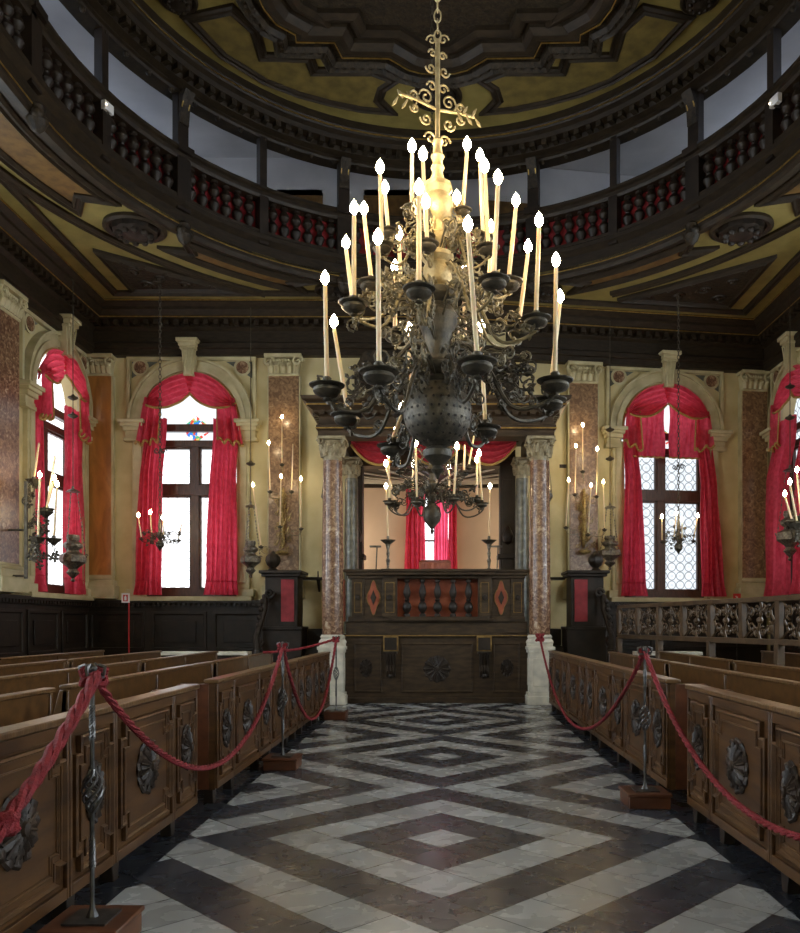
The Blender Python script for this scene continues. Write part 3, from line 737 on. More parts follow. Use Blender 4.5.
# ------------------------------------------------------------------ curtains
def lerp(a, b, t): return a + (b - a) * t
def panel(e, name, x0t, x1t, x0b, x1b, zt, zb, folds, y=-.1, amp=.06, ph=0, ruf=True, mt='curtain', shift=.15):
    def fn(s, t):
        z = lerp(zt, zb, t); x = lerp(lerp(x0t, x0b, t), lerp(x1t, x1b, t), s)
        a = amp * (.8 + .4 * t)
        yy = y - a * math.sin(2 * PI * folds * s + ph + .9 * math.sin(2.2 * t + ph)) - a * .35 * math.sin(2 * PI * folds * 2.3 * s + 4 * t + ph)
        x += .015 * math.sin(7 * t + 9 * s)
        if ruf: yy -= shift * min(1, max(0, (t - .12) / .2))
        if ruf and z < zb + .3:
            q = (zb + .3 - z) / .3; yy += -.03 * q - .02 * q * math.sin(2 * PI * folds * 3 * s)
            x += (s - .5) * .08 * q
        return (x, yy, z)
    o = MB().grid(fn, int(folds * 12), 30, 0).build(name, M[mt], e)
    if ruf:
        MB().tube([Vector(fn(i / 40, 1 - .3 / (zt - zb))) + Vector((0, -.006, 0)) for i in range(41)], .012, 5).build('ruffle_heading', M[mt], o)
    return o
def swag(e, top, bot, y=-.16, nf=5, fringe=True, depth=.1):
    def fn(s, t):
        a = top(s); b = bot(s); tt = t
        x = lerp(a[0], b[0], tt); z = lerp(a[1], b[1], tt)
        f = math.sin(PI * min(1, max(0, s)))
        yy = y - depth * f * math.sin(PI * t * .6) - .055 * (.35 + .65 * f) * math.sin(2 * PI * nf * t + .8 * math.cos(PI * s)) - .008 * math.sin(23 * s + 5 * t)
        return (x, yy, z)
    o = MB().grid(fn, 30, nf * 8, 0).build('swag', M['curtain'], e)
    if fringe: MB().tube([Vector(fn(i / 30, 1)) for i in range(31)], .026, 6).build('fringe', M['fringe'], o)
    return o
def bez(p0, p1, p2): return lambda s: ((1 - s) ** 2 * p0[0] + 2 * s * (1 - s) * p1[0] + s * s * p2[0], (1 - s) ** 2 * p0[1] + 2 * s * (1 - s) * p1[1] + s * s * p2[1])
def archf(a0, a1, r=1.03, zs=5.95): return lambda s: (r * math.cos(R(lerp(a0, a1, s))), zs + r * math.sin(R(lerp(a0, a1, s))))
def jabot(e, x0, x1, b0, b1, zt, z0, z1, folds=3, y=-.2):
    def fn(s, t):
        zb = lerp(z0, z1, s) + .05 * math.sin(2 * PI * folds * s)
        x = lerp(lerp(x0, x1, s), lerp(b0, b1, s), t); z = lerp(zt, zb, t)
        return (x, y - .05 * math.sin(2 * PI * folds * s + t) - .02 * math.sin(9 * s), z)
    o = MB().grid(fn, folds * 10, 14, 0).build('jabot', M['curtain'], e)
    MB().tube([Vector(fn(i / 30, 1)) for i in range(31)], .026, 6).build('fringe', M['fringe'], o)
    MB().tube([Vector(fn(0 if b0 < b1 and abs(x0) < abs(x1) else 1, i / 14)) for i in range(15)], .018, 5).build('edge_braid', M['fringe'], o)
def curtain(Mw, u, label, kind):
    e = thing('window_curtain', label, 'curtain', M=Mw @ TM(u, 0, 0))
    MB().tube([(1.05 * math.cos(PI * k / 24), -.12, 5.95 + 1.03 * math.sin(PI * k / 24)) for k in range(25)], .022, 6).build('curtain_rail', M['fringe'], e)
    swag(e, archf(172, 82), bez((-1.02, 6.3), (-.5, 5.98), (.0, 6.52)))
    swag(e, archf(98, 8), bez((.0, 6.52), (.45, 5.98), (1.02, 6.3)), y=-.2)
    if kind == 'a':
        jabot(e, -.98, -.6, -1.16, -.66, 6.42, 5.4, 5.5); jabot(e, .6, .98, .62, 1.18, 6.42, 5.5, 5.4)
        panel(e, 'drape', -1.0, -.52, -1.15, -.6, 6.0, 2.13, 5); panel(e, 'drape', .5, 1.06, .38, 1.06, 6.0, 2.13, 6, ph=2)
    elif kind == 'b':
        jabot(e, -.99, -.68, -1.06, -.62, 6.38, 5.62, 5.45, 2); jabot(e, .68, .99, .62, 1.1, 6.38, 5.45, 5.6, 2)
        for x0, x1, ph in ((-.82, -.06, 0), (.04, .8, 1)):
            o = panel(e, 'valance', x0 , x1, x0 - .0, x1 + .0, 6.5, 5.3, 5, y=-.13, ph=ph, ruf=False, amp=.03)
            MB().tube([(lerp(x0, x1, i / 30), -.15 - .03 * math.sin(2 * PI * 5 * i / 30), 5.3) for i in range(31)], .022, 6).build('fringe', M['fringe'], o)
        panel(e, 'drape', -1.04, -.72, -1.14, -.56, 6.0, 2.13, 4); panel(e, 'drape', .74, 1.08, .76, 1.3, 6.0, 2.13, 4, ph=2)
    elif kind == 'c':
        jabot(e, -.98, -.6, -1.06, -.6, 6.42, 5.4, 5.5); jabot(e, .6, .98, .56, 1.06, 6.42, 5.5, 5.4)
        panel(e, 'drape', -1.04, -.66, -1.04, -.55, 6.0, 2.13, 4, y=-.04, shift=0); panel(e, 'drape', .34, 1.0, .3, 1.02, 6.0, 2.13, 5, y=-.04, shift=0, ph=2)
    else:
        jabot(e, -.98, -.6, -1.06, -.6, 6.42, 5.4, 5.5); jabot(e, .6, .98, .56, 1.06, 6.42, 5.5, 5.4)
        panel(e, 'drape', -1.08, -.1, -1.12, -.1, 6.0, 2.13, 7); panel(e, 'drape', .3, 1.02, .3, 1.08, 6.0, 2.13, 5, ph=2)
    return e
curtain(W_BL, UBL, 'crimson swagged curtain parted wide over a white-lit window, left part of rear wall', 'a')
curtain(W_BR, UBR, 'crimson curtain with a gathered valance over roundel window, right part of rear wall', 'b')
curtain(W_L, 16.02, 'crimson swagged curtain of the left side wall, seen edge-on behind iron branched sconce', 'c')
curtain(W_R, -16.97, 'crimson curtain of the right side wall, seen edge-on at the picture edge', 'd')

# ------------------------------------------------------------------ apse behind the pulpit
AYB = 19.9
struct(MB().box(-3.2, 3.2, AYB, AYB + .3, 0, 6).build('wall_apse_back', M['peach']))
struct(MB().box(-3.4, -3.2, 17.9, AYB + .3, 0, 6).build('wall_apse_left', M['peach']))
struct(MB().box(3.2, 3.4, 17.9, AYB + .3, 0, 6).build('wall_apse_right', M['peach']))
struct(MB().box(-3.4, 3.4, 17.95, AYB + .3, 5.02, 5.1).build('ceiling_apse', M['black_wood']))
b = MB()
for k in (-5.5, -5.1, -4.6, -4, -3.2, -2.2, -1, 0, 1, 2.2, 3.2, 4, 4.6, 5.1, 5.5):
    a = R(k * 15)
    d = Vector((math.sin(a), -math.cos(a))); s0 = Vector((-.1, 19.88))
    L_ = min(2.0 / max(.05, -d.y), 3.3 / max(.02, abs(d.x)))
    b.tube([(s0.x + d.x * .25, s0.y + d.y * .25, 4.99), (s0.x + d.x * L_, s0.y + d.y * L_, 4.99)], .028, 4)
b.build('ceiling_beams', M['slat'])['kind'] = 'structure'
struct(MB().box(-3.2, 3.2, AYB - .08, AYB, 4.9, 5.02).build('trim_60', M['dark_wood']))
e = empty('window_30', (-3.19, 19.0, 0), R(90), kind='structure')  # added glowing panel on the apse side wall, out of view, lights the peach wall
MB().box(-.7, .7, 0, .01, 1.8, 4.4).build('pane', M['apse_fill'], e, flat=True)
e = empty('window_31', (3.19, 19.0, 0), R(-90), kind='structure')  # matching fill panel added on the opposite apse wall, also unseen
MB().box(-.7, .7, 0, .01, 1.8, 4.4).build('pane', M['apse_fill'], e, flat=True)
e = empty('window_32', (-.15, AYB, 0), 0, kind='structure')
MB().box(-.42, .42, -.02, 0, 2.6, 4.7).build('pane', M['pane_small'], e, flat=True)
b = MB(); b.box(-.45, -.38, -.06, 0, 2.6, 4.75); b.box(.38, .45, -.06, 0, 2.6, 4.75); b.box(-.03, .03, -.05, 0, 2.6, 4.7); b.box(-.45, .45, -.05, 0, 3.55, 3.6); b.build('window_frame', M['window_wood'], e)
e = thing('apse_curtain', 'long red curtain pair around the small pink-lit window behind the pulpit', 'curtain', (-.15, AYB - .1, 0))
panel(e, 'drape', -.72, -.24, -.76, -.2, 4.85, 1.2, 5, y=-.05); panel(e, 'sheer_drape', -.02, .34, -.02, .34, 4.85, 1.2, 5, y=-.05, ph=1, mt='sheer', shift=0); panel(e, 'drape', .32, .55, .32, .56, 4.85, 1.2, 3, y=-.07, ph=1, shift=0)
b = MB(); b.tube([(-.8, -.03, 4.87), (.6, -.03, 4.87)], .02, 6); b.build('curtain_rod', M['brass'], e)

# ------------------------------------------------------------------ baldachin and pulpit
TX = -.09
M['old_capital'] = noisy('dusty_carved_capital', (.16, .13, .075), (.33, .28, .17), 9, .6, bump=.6, bscale=30)
def col(x, y, r, label, zb, mt='red_marble', small=False):
    e = thing('marble_column', label, 'column', (x, y, 0))
    b = MB()
    if not small:
        b.box(-.27, .27, -.27, .27, 0, .16); b.box(-.25, .25, -.25, .25, .16, .22); b.box(-.215, .215, -.215, .215, .22, .98)
        b.box(-.24, .24, -.24, .24, .96, 1.02); b.box(-.26, .26, -.26, .26, 1.02, 1.08)
        for sx, sy in ((0, -1), (1, 0), (-1, 0)):
            if sy: b.box(-.14, .14, -.225, -.21, .34, .86)
            else: b.box(min(sx * .21, sx * .225), max(sx * .21, sx * .225), -.14, .14, .34, .86)
    else: b.box(-.2, .2, -.2, .2, 0, 1.08)
    b.build('pedestal', M['pale_stone'], e, bevel=.01)
    MB().lathe([(r * 1.25, 1.08), (r * 1.25, 1.13), (r * 1.32, 1.16), (r * 1.22, 1.2), (r * 1.1, 1.22), (r * 1.18, 1.26), (r * 1.05, 1.3)], n=24).build('base_moulding', M['pale_stone'], e)
    MB().lathe([(r * 1.0, 1.3), (r * 1.02, 2.2), (r * .98, 3.2), (r * .9, 4.56)], n=24).build('shaft', M[mt], e)
    capital(e, r * 1.0, 0, 4.56, 4.99, M['old_capital'], True)
    return e
col(TX - 1.95, 15.0, .2, 'mottled red marble column on pale pedestal, front left of the pulpit canopy', 0)
col(TX + 1.95, 15.0, .2, 'mottled red marble column on pale pedestal, front right of the pulpit canopy', 0)
col(TX - 1.84, 16.9, .16, 'dark green marble column behind the front left column of the canopy', 0, 'green_marble', True) if False else None
M['green_marble'] = noisy('dark_green_marble', (.05, .05, .038), (.13, .125, .09), 9, .3, detail=8, c3=(.3, .29, .22))
col(TX - 1.8, 16.8, .15, 'dark greenish marble column behind the front left column of the canopy', 0, 'green_marble', True)
col(TX + 1.8, 16.8, .15, 'dark greenish marble column behind the front right column of the canopy', 0, 'green_marble', True)
e = thing('pulpit_canopy', 'dark moulded canopy entablature resting on the marble columns above the pulpit', 'canopy', (TX, 0, 0))
pth = [(-2.2, 17.05), (-2.2, 14.8), (2.2, 14.8), (2.2, 17.05)]        # ccw seen from above: inside is left -> negative offset is outwards
MB().sweep(pth, [(.4, 4.99), (0, 4.99), (0, 5.1), (-.03, 5.12), (-.03, 5.2), (.02, 5.22), (.02, 5.36), (-.08, 5.42), (-.08, 5.46), (-.18, 5.52), (-.18, 5.58), (-.26, 5.62), (-.28, 5.68), (.4, 5.68)], closed=False).build('entablature', M['tevah_wood'], e, flat=True)
b = MB(); b.box(-1.8, 1.8, 15.2, 17.05, 5.3, 5.4); b.build('soffit_board', M['tevah_wood'], e)
b = MB()
for p, a in along(pth, .16, False):
    b.M = TM(p.x, p.y, 0, a); b.box(-.05, .05, -.1, -.02, 5.38, 5.46)
b.build('dentil_molding', M['tevah_wood'], e)
b = MB(); b.sweep(pth, [(-.181, 5.53), (-.192, 5.53), (-.192, 5.55), (-.181, 5.55)], closed=False); b.sweep(pth, [(-.031, 5.13), (-.04, 5.13), (-.04, 5.15), (-.031, 5.15)], closed=False)
b.build('gilt_fillet', M['gilt'], e, flat=True)
# carved attic with scrolls
b = MB(); b.prism([(-1.75, 5.68), (1.75, 5.68), (1.75, 6.9), (1.55, 7.3), (-1.55, 7.3), (-1.75, 6.9)], 16.9, 17.35); b.box(-1.3, 1.3, 16.75, 17.0, 5.68, 7.0)
b.build('attic', M['carved_wood'], e)
b = MB()
def spiral(c, r0, turns, a0, n=20, ax=((1, 0, 0), (0, 0, 1)), shrink=.82):
    u, v_ = Vector(ax[0]), Vector(ax[1]); out = []
    for k in range(n + 1):
        t = k / n; a = a0 + turns * 2 * PI * t; r = r0 * (1 - shrink * t); out.append(Vector(c) + u * r * math.cos(a) + v_ * r * math.sin(a))
    return out
for sx in (-1, 1):
    for (cx, cz, r0) in ((1.45, 6.1, .28), (.95, 6.5, .22), (1.5, 6.75, .2), (.5, 6.15, .25), (.75, 6.95, .16)):
        b.tube(spiral((sx * cx, 16.72, cz), r0, sx * 1.6, 0), [.05 * (1 - k / 26) for k in range(21)], 6)
    for q in range(7): b.ball((sx * (.3 + .2 * q), 16.75, 5.85 + .12 * math.sin(q * 2)), .07, 7, 5)
b.build('scroll_carving', M['carved_wood'], e)
b = MB()
for sx in (-1, 1):
    b.tube(spiral((sx * 1.2, 16.7, 6.3), .12, sx * 1.2, 1), .018, 5)
b.build('gilt_ornament', M['gilt'], e)
# dark posts and lintel framing the opening
e = thing('opening_frame', 'dark wooden posts and lintel framing the opening behind the pulpit', 'frame')
for x0, x1 in ((-1.93, -1.69), (1.27, 1.6)):
    b = MB(); b.box(x0, x1, 17.1, 17.48, 0, 5.0); b.box(x0 + .05, x1 - .05, 17.07, 17.1, 2.6, 4.6)
    b.lathe([(.02, 0), (.1, .06), (.13, .18), (.08, .3), (.03, .4)], ((x0 + x1) / 2, 17.06, 3.2), 10); b.box(x0 - .05, x1 + .05, 17.0, 17.48, 2.9, 3.0)
    b.build('post', M['black_wood'], e, bevel=.01)
MB().box(-1.93, 1.6, 17.12, 17.48, 4.9, 5.25).build('lintel', M['tevah_wood'], e)
# red canopy swags
e = thing('canopy_valance', 'red valance of gold-edged swags hanging under the pulpit canopy', 'valance', (TX, 16.0, 0))
for x0, x1 in ((-1.72, -.6), (-.62, .5), (.48, 1.6)):
    swag(e, (lambda a, c: lambda s: (lerp(a, c, s), 5.2))(x0, x1), bez((x0, 5.1), ((x0 + x1) / 2, 4.28), (x1, 5.1)), y=0, nf=4, depth=.05)
b = MB(); b.box(-1.75, 1.65, 0.02, .08, 5.16, 5.29); b.build('valance_board', M['tevah_wood'], e)

# pulpit
M['dull_gilt'] = noisy('dull_gilding', (.14, .085, .025), (.27, .17, .05), 14, .5, metal=.5)
S = 52.7
def TXp(px): return (px - VX) / S
def TZp(py): return EYE + (VY - py) / S
e = thing('raised_pulpit', 'tall dark wooden pulpit front with five balusters before a red panel', 'pulpit', (0, 15.1, 0))
tw = M['tevah_wood']
b = MB(); b.box(-1.82, 1.65, 0, 1.5, 0, 1.27); b.box(-1.86, 1.69, -.04, 1.5, 0, .1); b.build('base', tw, e, bevel=.01)
MB().box(-1.88, 1.71, -.07, 1.5, 1.26, 1.31).build('base_cornice', tw, e, bevel=.008)
MB().box(-1.87, 1.7, -.078, -.068, 1.272, 1.29).build('gilt_fillet', M['dull_gilt'], e)
MB().box(-1.8, 1.63, -.02, 1.5, 1.31, 1.55).build('plain_band', tw, e, bevel=.006)
b = MB(); b.box(-1.76, 1.59, -.06, .3, 1.54, 1.64); b.box(-.98, .9, -.14, .3, 1.56, 1.64); b.box(-1.09, 1.0, -.1, .3, 1.54, 1.6); b.build('plinth_rail', tw, e, bevel=.008)
b = MB(); b.box(-1.76, 1.59, -.06, .3, 2.36, 2.42); b.box(-1.8, 1.63, -.1, .34, 2.42, 2.48); b.box(-1.84, 1.67, -.14, .38, 2.48, 2.53)
b.box(-1.1, 1.0, -.2, .3, 2.42, 2.48); b.box(-1.13, 1.03, -.24, .3, 2.48, 2.53); b.build('top_rail', tw, e, bevel=.008)
MB().box(TXp(397), TXp(479), .14, .2, 1.62, 2.38).build('red_backing', M['red_paint'], e)
BB = [(.03, 0), (.06, .01), (.06, .05), (.03, .07), (.075, .13), (.088, .19), (.065, .26), (.035, .29), (.05, .32), (.035, .345), (.06, .4), (.072, .47), (.05, .56), (.028, .64), (.05, .67), (.05, .7), (.03, .72), (.045, .74)]
bm2 = MB().lathe(BB, n=14).mesh('baluster', M['black_wood'])
for px in (407, 422.5, 437.5, 453, 468.5):
    o = bpy.data.objects.new('baluster', bm2); COL.objects.link(o); o.parent = e; o.location = (TXp(px), 0, 1.635)
for x0, x1, fy, kind in ((383, 397, -.1, 'p'), (478, 491, -.1, 'p'), (352, 364, -.03, 'p'), (511, 524, -.03, 'p'), (364, 383, -.0, 'c'), (491, 511, -.0, 'c')):
    a, c = TXp(x0), TXp(x1); m = (a + c) / 2
    MB().box(a, c, fy, .25, 1.62, 2.37).build('panel_block', tw, e, bevel=.006)
    if kind == 'p':
        b = MB(Matrix.Translation((0, fy, 0)) @ Matrix.Rotation(PI / 2, 4, 'X')); b.sweep([(a + .05, 1.72), (c - .05, 1.72), (c - .05, 2.28), (a + .05, 2.28)], [(-.006, 0), (-.006, .01), (.006, .01), (.006, 0)]); b.build('gilt_frame', M['dull_gilt'], e, flat=True)
        MB().lathe([(.01, 0), (.055, .01), (.05, .03), (.02, .035)], n=12).build('rosette', M['black_wood'], e).matrix_local = Matrix.Translation((m, fy, 2.0)) @ Matrix.Rotation(PI / 2, 4, 'X')
    else:
        def qf(w_, h, d0, d1, mt, nm, z=2.0):
            pts = []
            for k in range(28):
                t = 2 * PI * k / 28; r = 1 + .16 * math.cos(4 * t)
                pts.append((m + w_ * r * math.cos(t), z + h * r * math.sin(t)))
            MB().prism(pts, -d1, -d0).build(nm, mt, e)
        qf(.115, .29, -.01, .01, M['dull_gilt'], 'gilt_cartouche'); qf(.1, .275, .0, .018, M['red_paint'], 'red_cartouche')
        MB().prism([(m - .055, 2.0), (m, 1.86), (m + .055, 2.0), (m, 2.14)], -.045, 0).build('carved_lozenge', M['black_wood'], e)
# consoles with gilt squares
for px in (391, 484):
    x = TXp(px)
    MB().box(x - .14, x + .14, -.1, 0, .985, 1.27).build('gilt_square', M['dull_gilt'], e, bevel=.006)
    b = MB(); b.box(x - .115, x + .115, -.115, 0, 1.01, 1.245); b.lathe([(.085, 0), (.06, .04), (.02, .05)], n=10)
    b.v = b.v; o = b.build('carved_boss', M['black_wood'], e)
    b = MB(); b.prism([(-.0, .52), (-.1, .5), (-.14, .6), (-.1, .7), (-.15, .85), (-.17, .985), (0, .985)], x - .09, x + .09, ax='x')
    for q in (-.05, 0, .05): b.tube([(x + q, -.11, .53), (x + q, -.15, .62), (x + q, -.11, .72), (x + q, -.17, .87), (x + q, -.18, .97)], .022, 6)
    b.ball((x, -.1, .53), .055, 8, 6); b.box(x - .12, x + .12, -.19, 0, .94, .985)
    b.build('console', M['black_wood'], e)
def frosette(x, z, r, y, parent, name='rosette', rx=1, mt='rosette', Mx=None, dp=.7):
    """a round carved flower seen frontally, facing -y"""
    b = MB()
    n = 12
    prof = [(r * .96, 0), (r, .012), (r * .93, .028), (r * .75, .022), (r * .6, .045), (r * .4, .04), (r * .3, .055), (r * .2, .06), (r * .17, .08), (.005, .09)]
    vs = []; fs = []; N_ = 48; m = len(prof)
    for j, (rr, h) in enumerate(prof):
        for k in range(N_):
            t = 2 * PI * k / N_
            q = rr * (1 + (.045 if j < 4 else .06 if j < 6 else 0) * math.cos(n * t)); hh = h + (.01 * math.cos(n * t) if 1 <= j < 7 else 0)
            vs.append((q * rx * math.cos(t), -hh * dp, q * math.sin(t)))
    for j in range(m - 1):
        for k in range(N_): fs.append((j * N_ + k, j * N_ + (k + 1) % N_, (j + 1) * N_ + (k + 1) % N_, (j + 1) * N_ + k))
    fs.append(tuple(range((m - 1) * N_, m * N_))); fs.append(tuple(range(N_))[::-1])
    b.add(vs, fs)
    for k in range(n):
        t = 2 * PI * (k + .5) / n; b.tube([(r * .3 * rx * math.cos(t), -.05 * dp, r * .3 * math.sin(t)), (r * .85 * rx * math.cos(t), -.03 * dp, r * .85 * math.sin(t))], .008, 4)
    o = b.build(name, M[mt], parent); o.matrix_local = (Mx or Matrix()) @ Matrix.Translation((x, y, z)); return o
frosette(TXp(437), TZp(669), .25, 0, e, mt='black_wood')
for px in (366, 507): frosette(TXp(px), TZp(668), .17, 0, e, rx=.7, mt='black_wood')
def vframe(path, w_=.02, h=.02, Mx=None):
    b = MB((Mx or Matrix()) @ Matrix.Rotation(PI / 2, 4, 'X'))
    A = sum(path[i][0] * path[(i + 1) % len(path)][1] - path[(i + 1) % len(path)][0] * path[i][1] for i in range(len(path)))
    if A < 0: path = path[::-1]
    b.sweep(path, [(-w_, 0), (-w_, h), (-w_ * .3, h * 1.3), (w_ * .3, h * .7), (w_, h * .6), (w_, 0)]); return b
for a, c in ((TXp(402), TXp(472)), (TXp(355), TXp(381)), (TXp(494), TXp(519))):
    vframe([(a, .22), (c, .22), (c, 1.12), (a, 1.12)]).build('panel_moulding', tw, e, flat=True)
# side wing and lectern
b = MB(); b.box(-1.98, -1.84, .0, .25, 1.55, 2.35); b.tube(spiral((-1.95, -.01, 2.3), .08, 1.2, 0), .02, 5); b.build('side_scroll', M['red_paint'], e)
e = thing('reading_lectern', 'small reading desk under a red cloth on top of the pulpit', 'lectern', (-.12, 15.75, 2.3))
b = MB(); b.box(-.22, .22, -.1, .25, 0, .32); b.box(-.26, .26, -.14, .3, .3, .36); b.build('desk', M['dark_wood'], e, bevel=.01)
b = MB(); b.grid(lambda s, t: (lerp(-.31, .31, s), lerp(-.2, .32, t), .4 + .09 * t - .1 * max(0, abs(s - .5) * 2 - .88) * 6 * .3), 20, 10, .012)
b.grid(lambda s, t: (lerp(-.31, .31, s), -.2 - .012 * math.sin(30 * s), lerp(.4, .28, t)), 40, 4, .008); b.build('red_cloth', M['red_paint'], e)
b = MB(); b.tube([(-.15, -.12, .02), (-.08, -.14, .18), (0, -.15, .2), (.08, -.14, .18), (.15, -.12, .02)], .025, 6); b.build('carved_arch', M['black_wood'], e)
# pulpit floor
struct(MB().box(-1.6, 1.25, 16.62, 19.8, 1.5, 1.62).build('floor_pulpit', M['dark_wood']))

# stalls beside the pulpit
def stall(sx, label):
    e = thing('carved_stall', label, 'stall', (0, 16.2, 0))
    x0 = -3.1 if sx < 0 else 2.83
    m = lambda a, c: (min(x0 + sx * a, x0 + sx * c), max(x0 + sx * a, x0 + sx * c))
    b = MB(); b.box(*m(-.2, .46), -.1, .5, 0, 2.46); b.box(*m(-.26, .52), -.18, .56, 2.46, 2.52); b.box(*m(-.3, .56), -.24, .6, 2.52, 2.58); b.box(*m(-.3, .5), -.2, .5, 0, 1.4); b.box(*m(-.32, .54), -.24, .5, 1.38, 1.45)
    b.build('carcass', M['black_wood'], e, bevel=.012)
    MB().box(*m(-.13, .13), -.125, -.1, 1.55, 2.4).build('red_panel', M['redcloth'], e)
    b = MB(); X = x0 + sx * .45
    b.tube([(X - sx * .12, -.2, 2.15), (X - sx * .02, -.24, 2.05), (X - sx * .04, -.3, 1.8), (X + sx * .04, -.34, 1.5), (X + sx * .12, -.38, 1.25), (X + sx * .1, -.38, 1.0)], [.03, .07, .055, .05, .065, .08], 8)
    b.tube(spiral((X - sx * .12, -.28, 2.12), .1, sx * 1.3, 0), .03, 6); b.tube(spiral((X + sx * .08, -.38, 1.15), .1, sx * 1.4, 0), .03, 6)
    for q in range(5): b.ball((X + sx * (.02 + .02 * q), -.3 - .02 * q, 1.95 - .16 * q), .06, 7, 5)
    b.lathe([(.06, 0), (.09, .04), (.09, .3), (.07, .34)], (X + sx * .1, -.38, .95 - .3), 10); b.box(X + sx * .1 - .1, X + sx * .1 + .1, -.48, -.28, 0, .7)
    b.build('scroll_arm', M['black_wood'], e)
    b = MB(); X = x0 + sx * .32
    b.lathe([(.07, 0), (.1, .02), (.05, .06), (.12, .12), (.15, .2), (.14, .28), (.1, .33), (.05, .36), (.02, .4)], (X, 0, 2.58), 14, lobes=7, la=.05); b.build('urn_finial', M['black_wood'], e)
    # steps between the stall and the column
    s2 = thing('pulpit_steps', 'dark wooden steps between the %s stall and the pulpit column' % ('left' if sx < 0 else 'right'), 'steps', (0, 15.6, 0))
    a0, a1 = (-2.77, -2.35) if sx < 0 else (2.15, 2.5)
    b = MB()
    for k in range(4): b.box(a0, a1, .3 * k, 1.6, 0 if k == 0 else .35 * k, .35 * (k + 1))
    b.build('tread_block', M['black_wood'], s2, bevel=.02)
    s3 = thing('wall_shelf', 'narrow dark shelf bracketed to the wall %s' % ('right of the left stall' if sx < 0 else 'left of the right stall'), 'shelf', (0, 17.25, 0))
    c = -2.65 if sx < 0 else 2.3
    b = MB(); b.box(c - .35, c + .35, -.3, .1, 2.45, 2.5); b.prism([(.1, 2.2), (.1, 2.45), (-.2, 2.45)], c - .02, c + .02, ax='x'); b.lathe([(.03, 0), (.015, .02), (.012, .14)], (c, -.1, 2.5), 8)
    b.build('board', M['black_wood'], s3)
stall(-1, 'dark carved stall with red back panel and urn finial, left of the pulpit')
stall(1, 'dark carved stall with red back panel and urn finial, right of the pulpit')

# ------------------------------------------------------------------ benches with carved fronts along the aisle
def stepped(y0, y1, z0, z1, nx, nz):
    """panel outline with stepped (eared) corners"""
    return [(y0 + nx, z0), (y0 + nx, z0), (y1 - nx, z0), (y1 - nx, z0 + nz), (y1, z0 + nz), (y1, z1 - nz), (y1 - nx, z1 - nz), (y1 - nx, z1), (y0 + nx, z1), (y0 + nx, z1 - nz), (y0, z1 - nz), (y0, z0 + nz), (y0 + nx, z0 + nz)][1:]
H = 1.04
def front_bench(sg, Y0, Y1, label, group, n=5, first='n'):
    """front faces the aisle; local x = along the aisle, -y = aisle"""
    # local frame: left bench: x=+Y ; right bench: x=-Y
    Mw = TM(-1.88, 0, 0, R(90)) if sg < 0 else TM(1.9, 0, 0, R(-90))
    c = (Y0 + Y1) / 2; L_ = Y1 - Y0
    e = thing('panelled_bench', label, 'bench', M=Mw @ TM(c if sg < 0 else -c, 0, 0), group=group)
    h = L_ / 2; bw = M['bench_wood']
    MB().box(-h, h, .0, .05, .12, H - .03).build('front_board', bw, e)
    wn = [.148, .274, .156, .274, .148] if first == 'n' else [.274, .148, .156, .148, .274]
    x = -h
    for i, w_ in enumerate(wn):
        a, b_ = x, x + w_ * L_; x = b_; m = (a + b_) / 2; wide = w_ > .2
        q = MB(); q.box(a + .004, a + .03, -.022, 0, .13, H - .04); q.box(b_ - .03, b_ - .004, -.022, 0, .13, H - .04); q.box(a + .03, b_ - .03, -.022, 0, H - .1, H - .04); q.box(a + .03, b_ - .03, -.022, 0, .13, .19)
        q.build('stile_frame', bw, e, bevel=.004)
        po = stepped(a + .07, b_ - .07, .24, H - .13, .07 if wide else .055, .09)
        o = MB().prism(po, -.014, 0).build('panel', bw, e, flat=True)
        vframe(po, .016, .024, Matrix.Translation((0, -.004, 0))).build('panel_moulding', bw, o, flat=True)
        inner = offp(ccw([(p[0], p[1]) for p in po]), .055)
        vframe(inner, .008, .012, Matrix.Translation((0, -.012, 0))).build('inner_moulding', bw, o, flat=True)
        frosette(m, .6, .175 if wide else .165, -.014, e, rx=1 if wide else .62)
        for xx in ((a + .1,) if i else (a + .06,)):
            MB().prism([(xx - .035, 0), (xx + .035, 0), (xx + .055, .13), (xx - .055, .13)], .02, .1).build('foot', M['black_wood'], e, bevel=.006)
    MB().box(-h - .015, h + .015, -.035, .09, H - .035, H).build('desk_top', M['bench_top'], e, bevel=.008)
    # raised lip, seat and ends behind
    MB().box(-h, h, .31, .68, .42, .46).build('seat', bw, e, bevel=.006)
    for xx in (-h, h - .045):
        MB().prism([(.05, .12), (.7, .12), (.7, .46), (.5, .6), (.42, H - .12), (.3, H - .04), (.05, H - .04)], xx, xx + .045, ax='x').build('end_panel', M['box_wood'], e, bevel=.005)
seg = [(-1.2, 2.4), (2.46, 6.08), (6.62, 10.28), (10.32, 13.3)]
nm = ['in the foreground, its end cut by the picture', 'nearest whole one', 'second from the camera', 'farthest, next to the column pedestal']
for sg, s_ in ((-1, 'left'), (1, 'right')):
    for i, (a, c) in enumerate(seg):
        if i == 0: continue
        front_bench(sg, a, c + (.55 if sg > 0 and i == 3 else 0), 'walnut aisle bench with carved rosettes, %s side, %s' % (s_, nm[i]), 'carved bench fronts along the aisle')
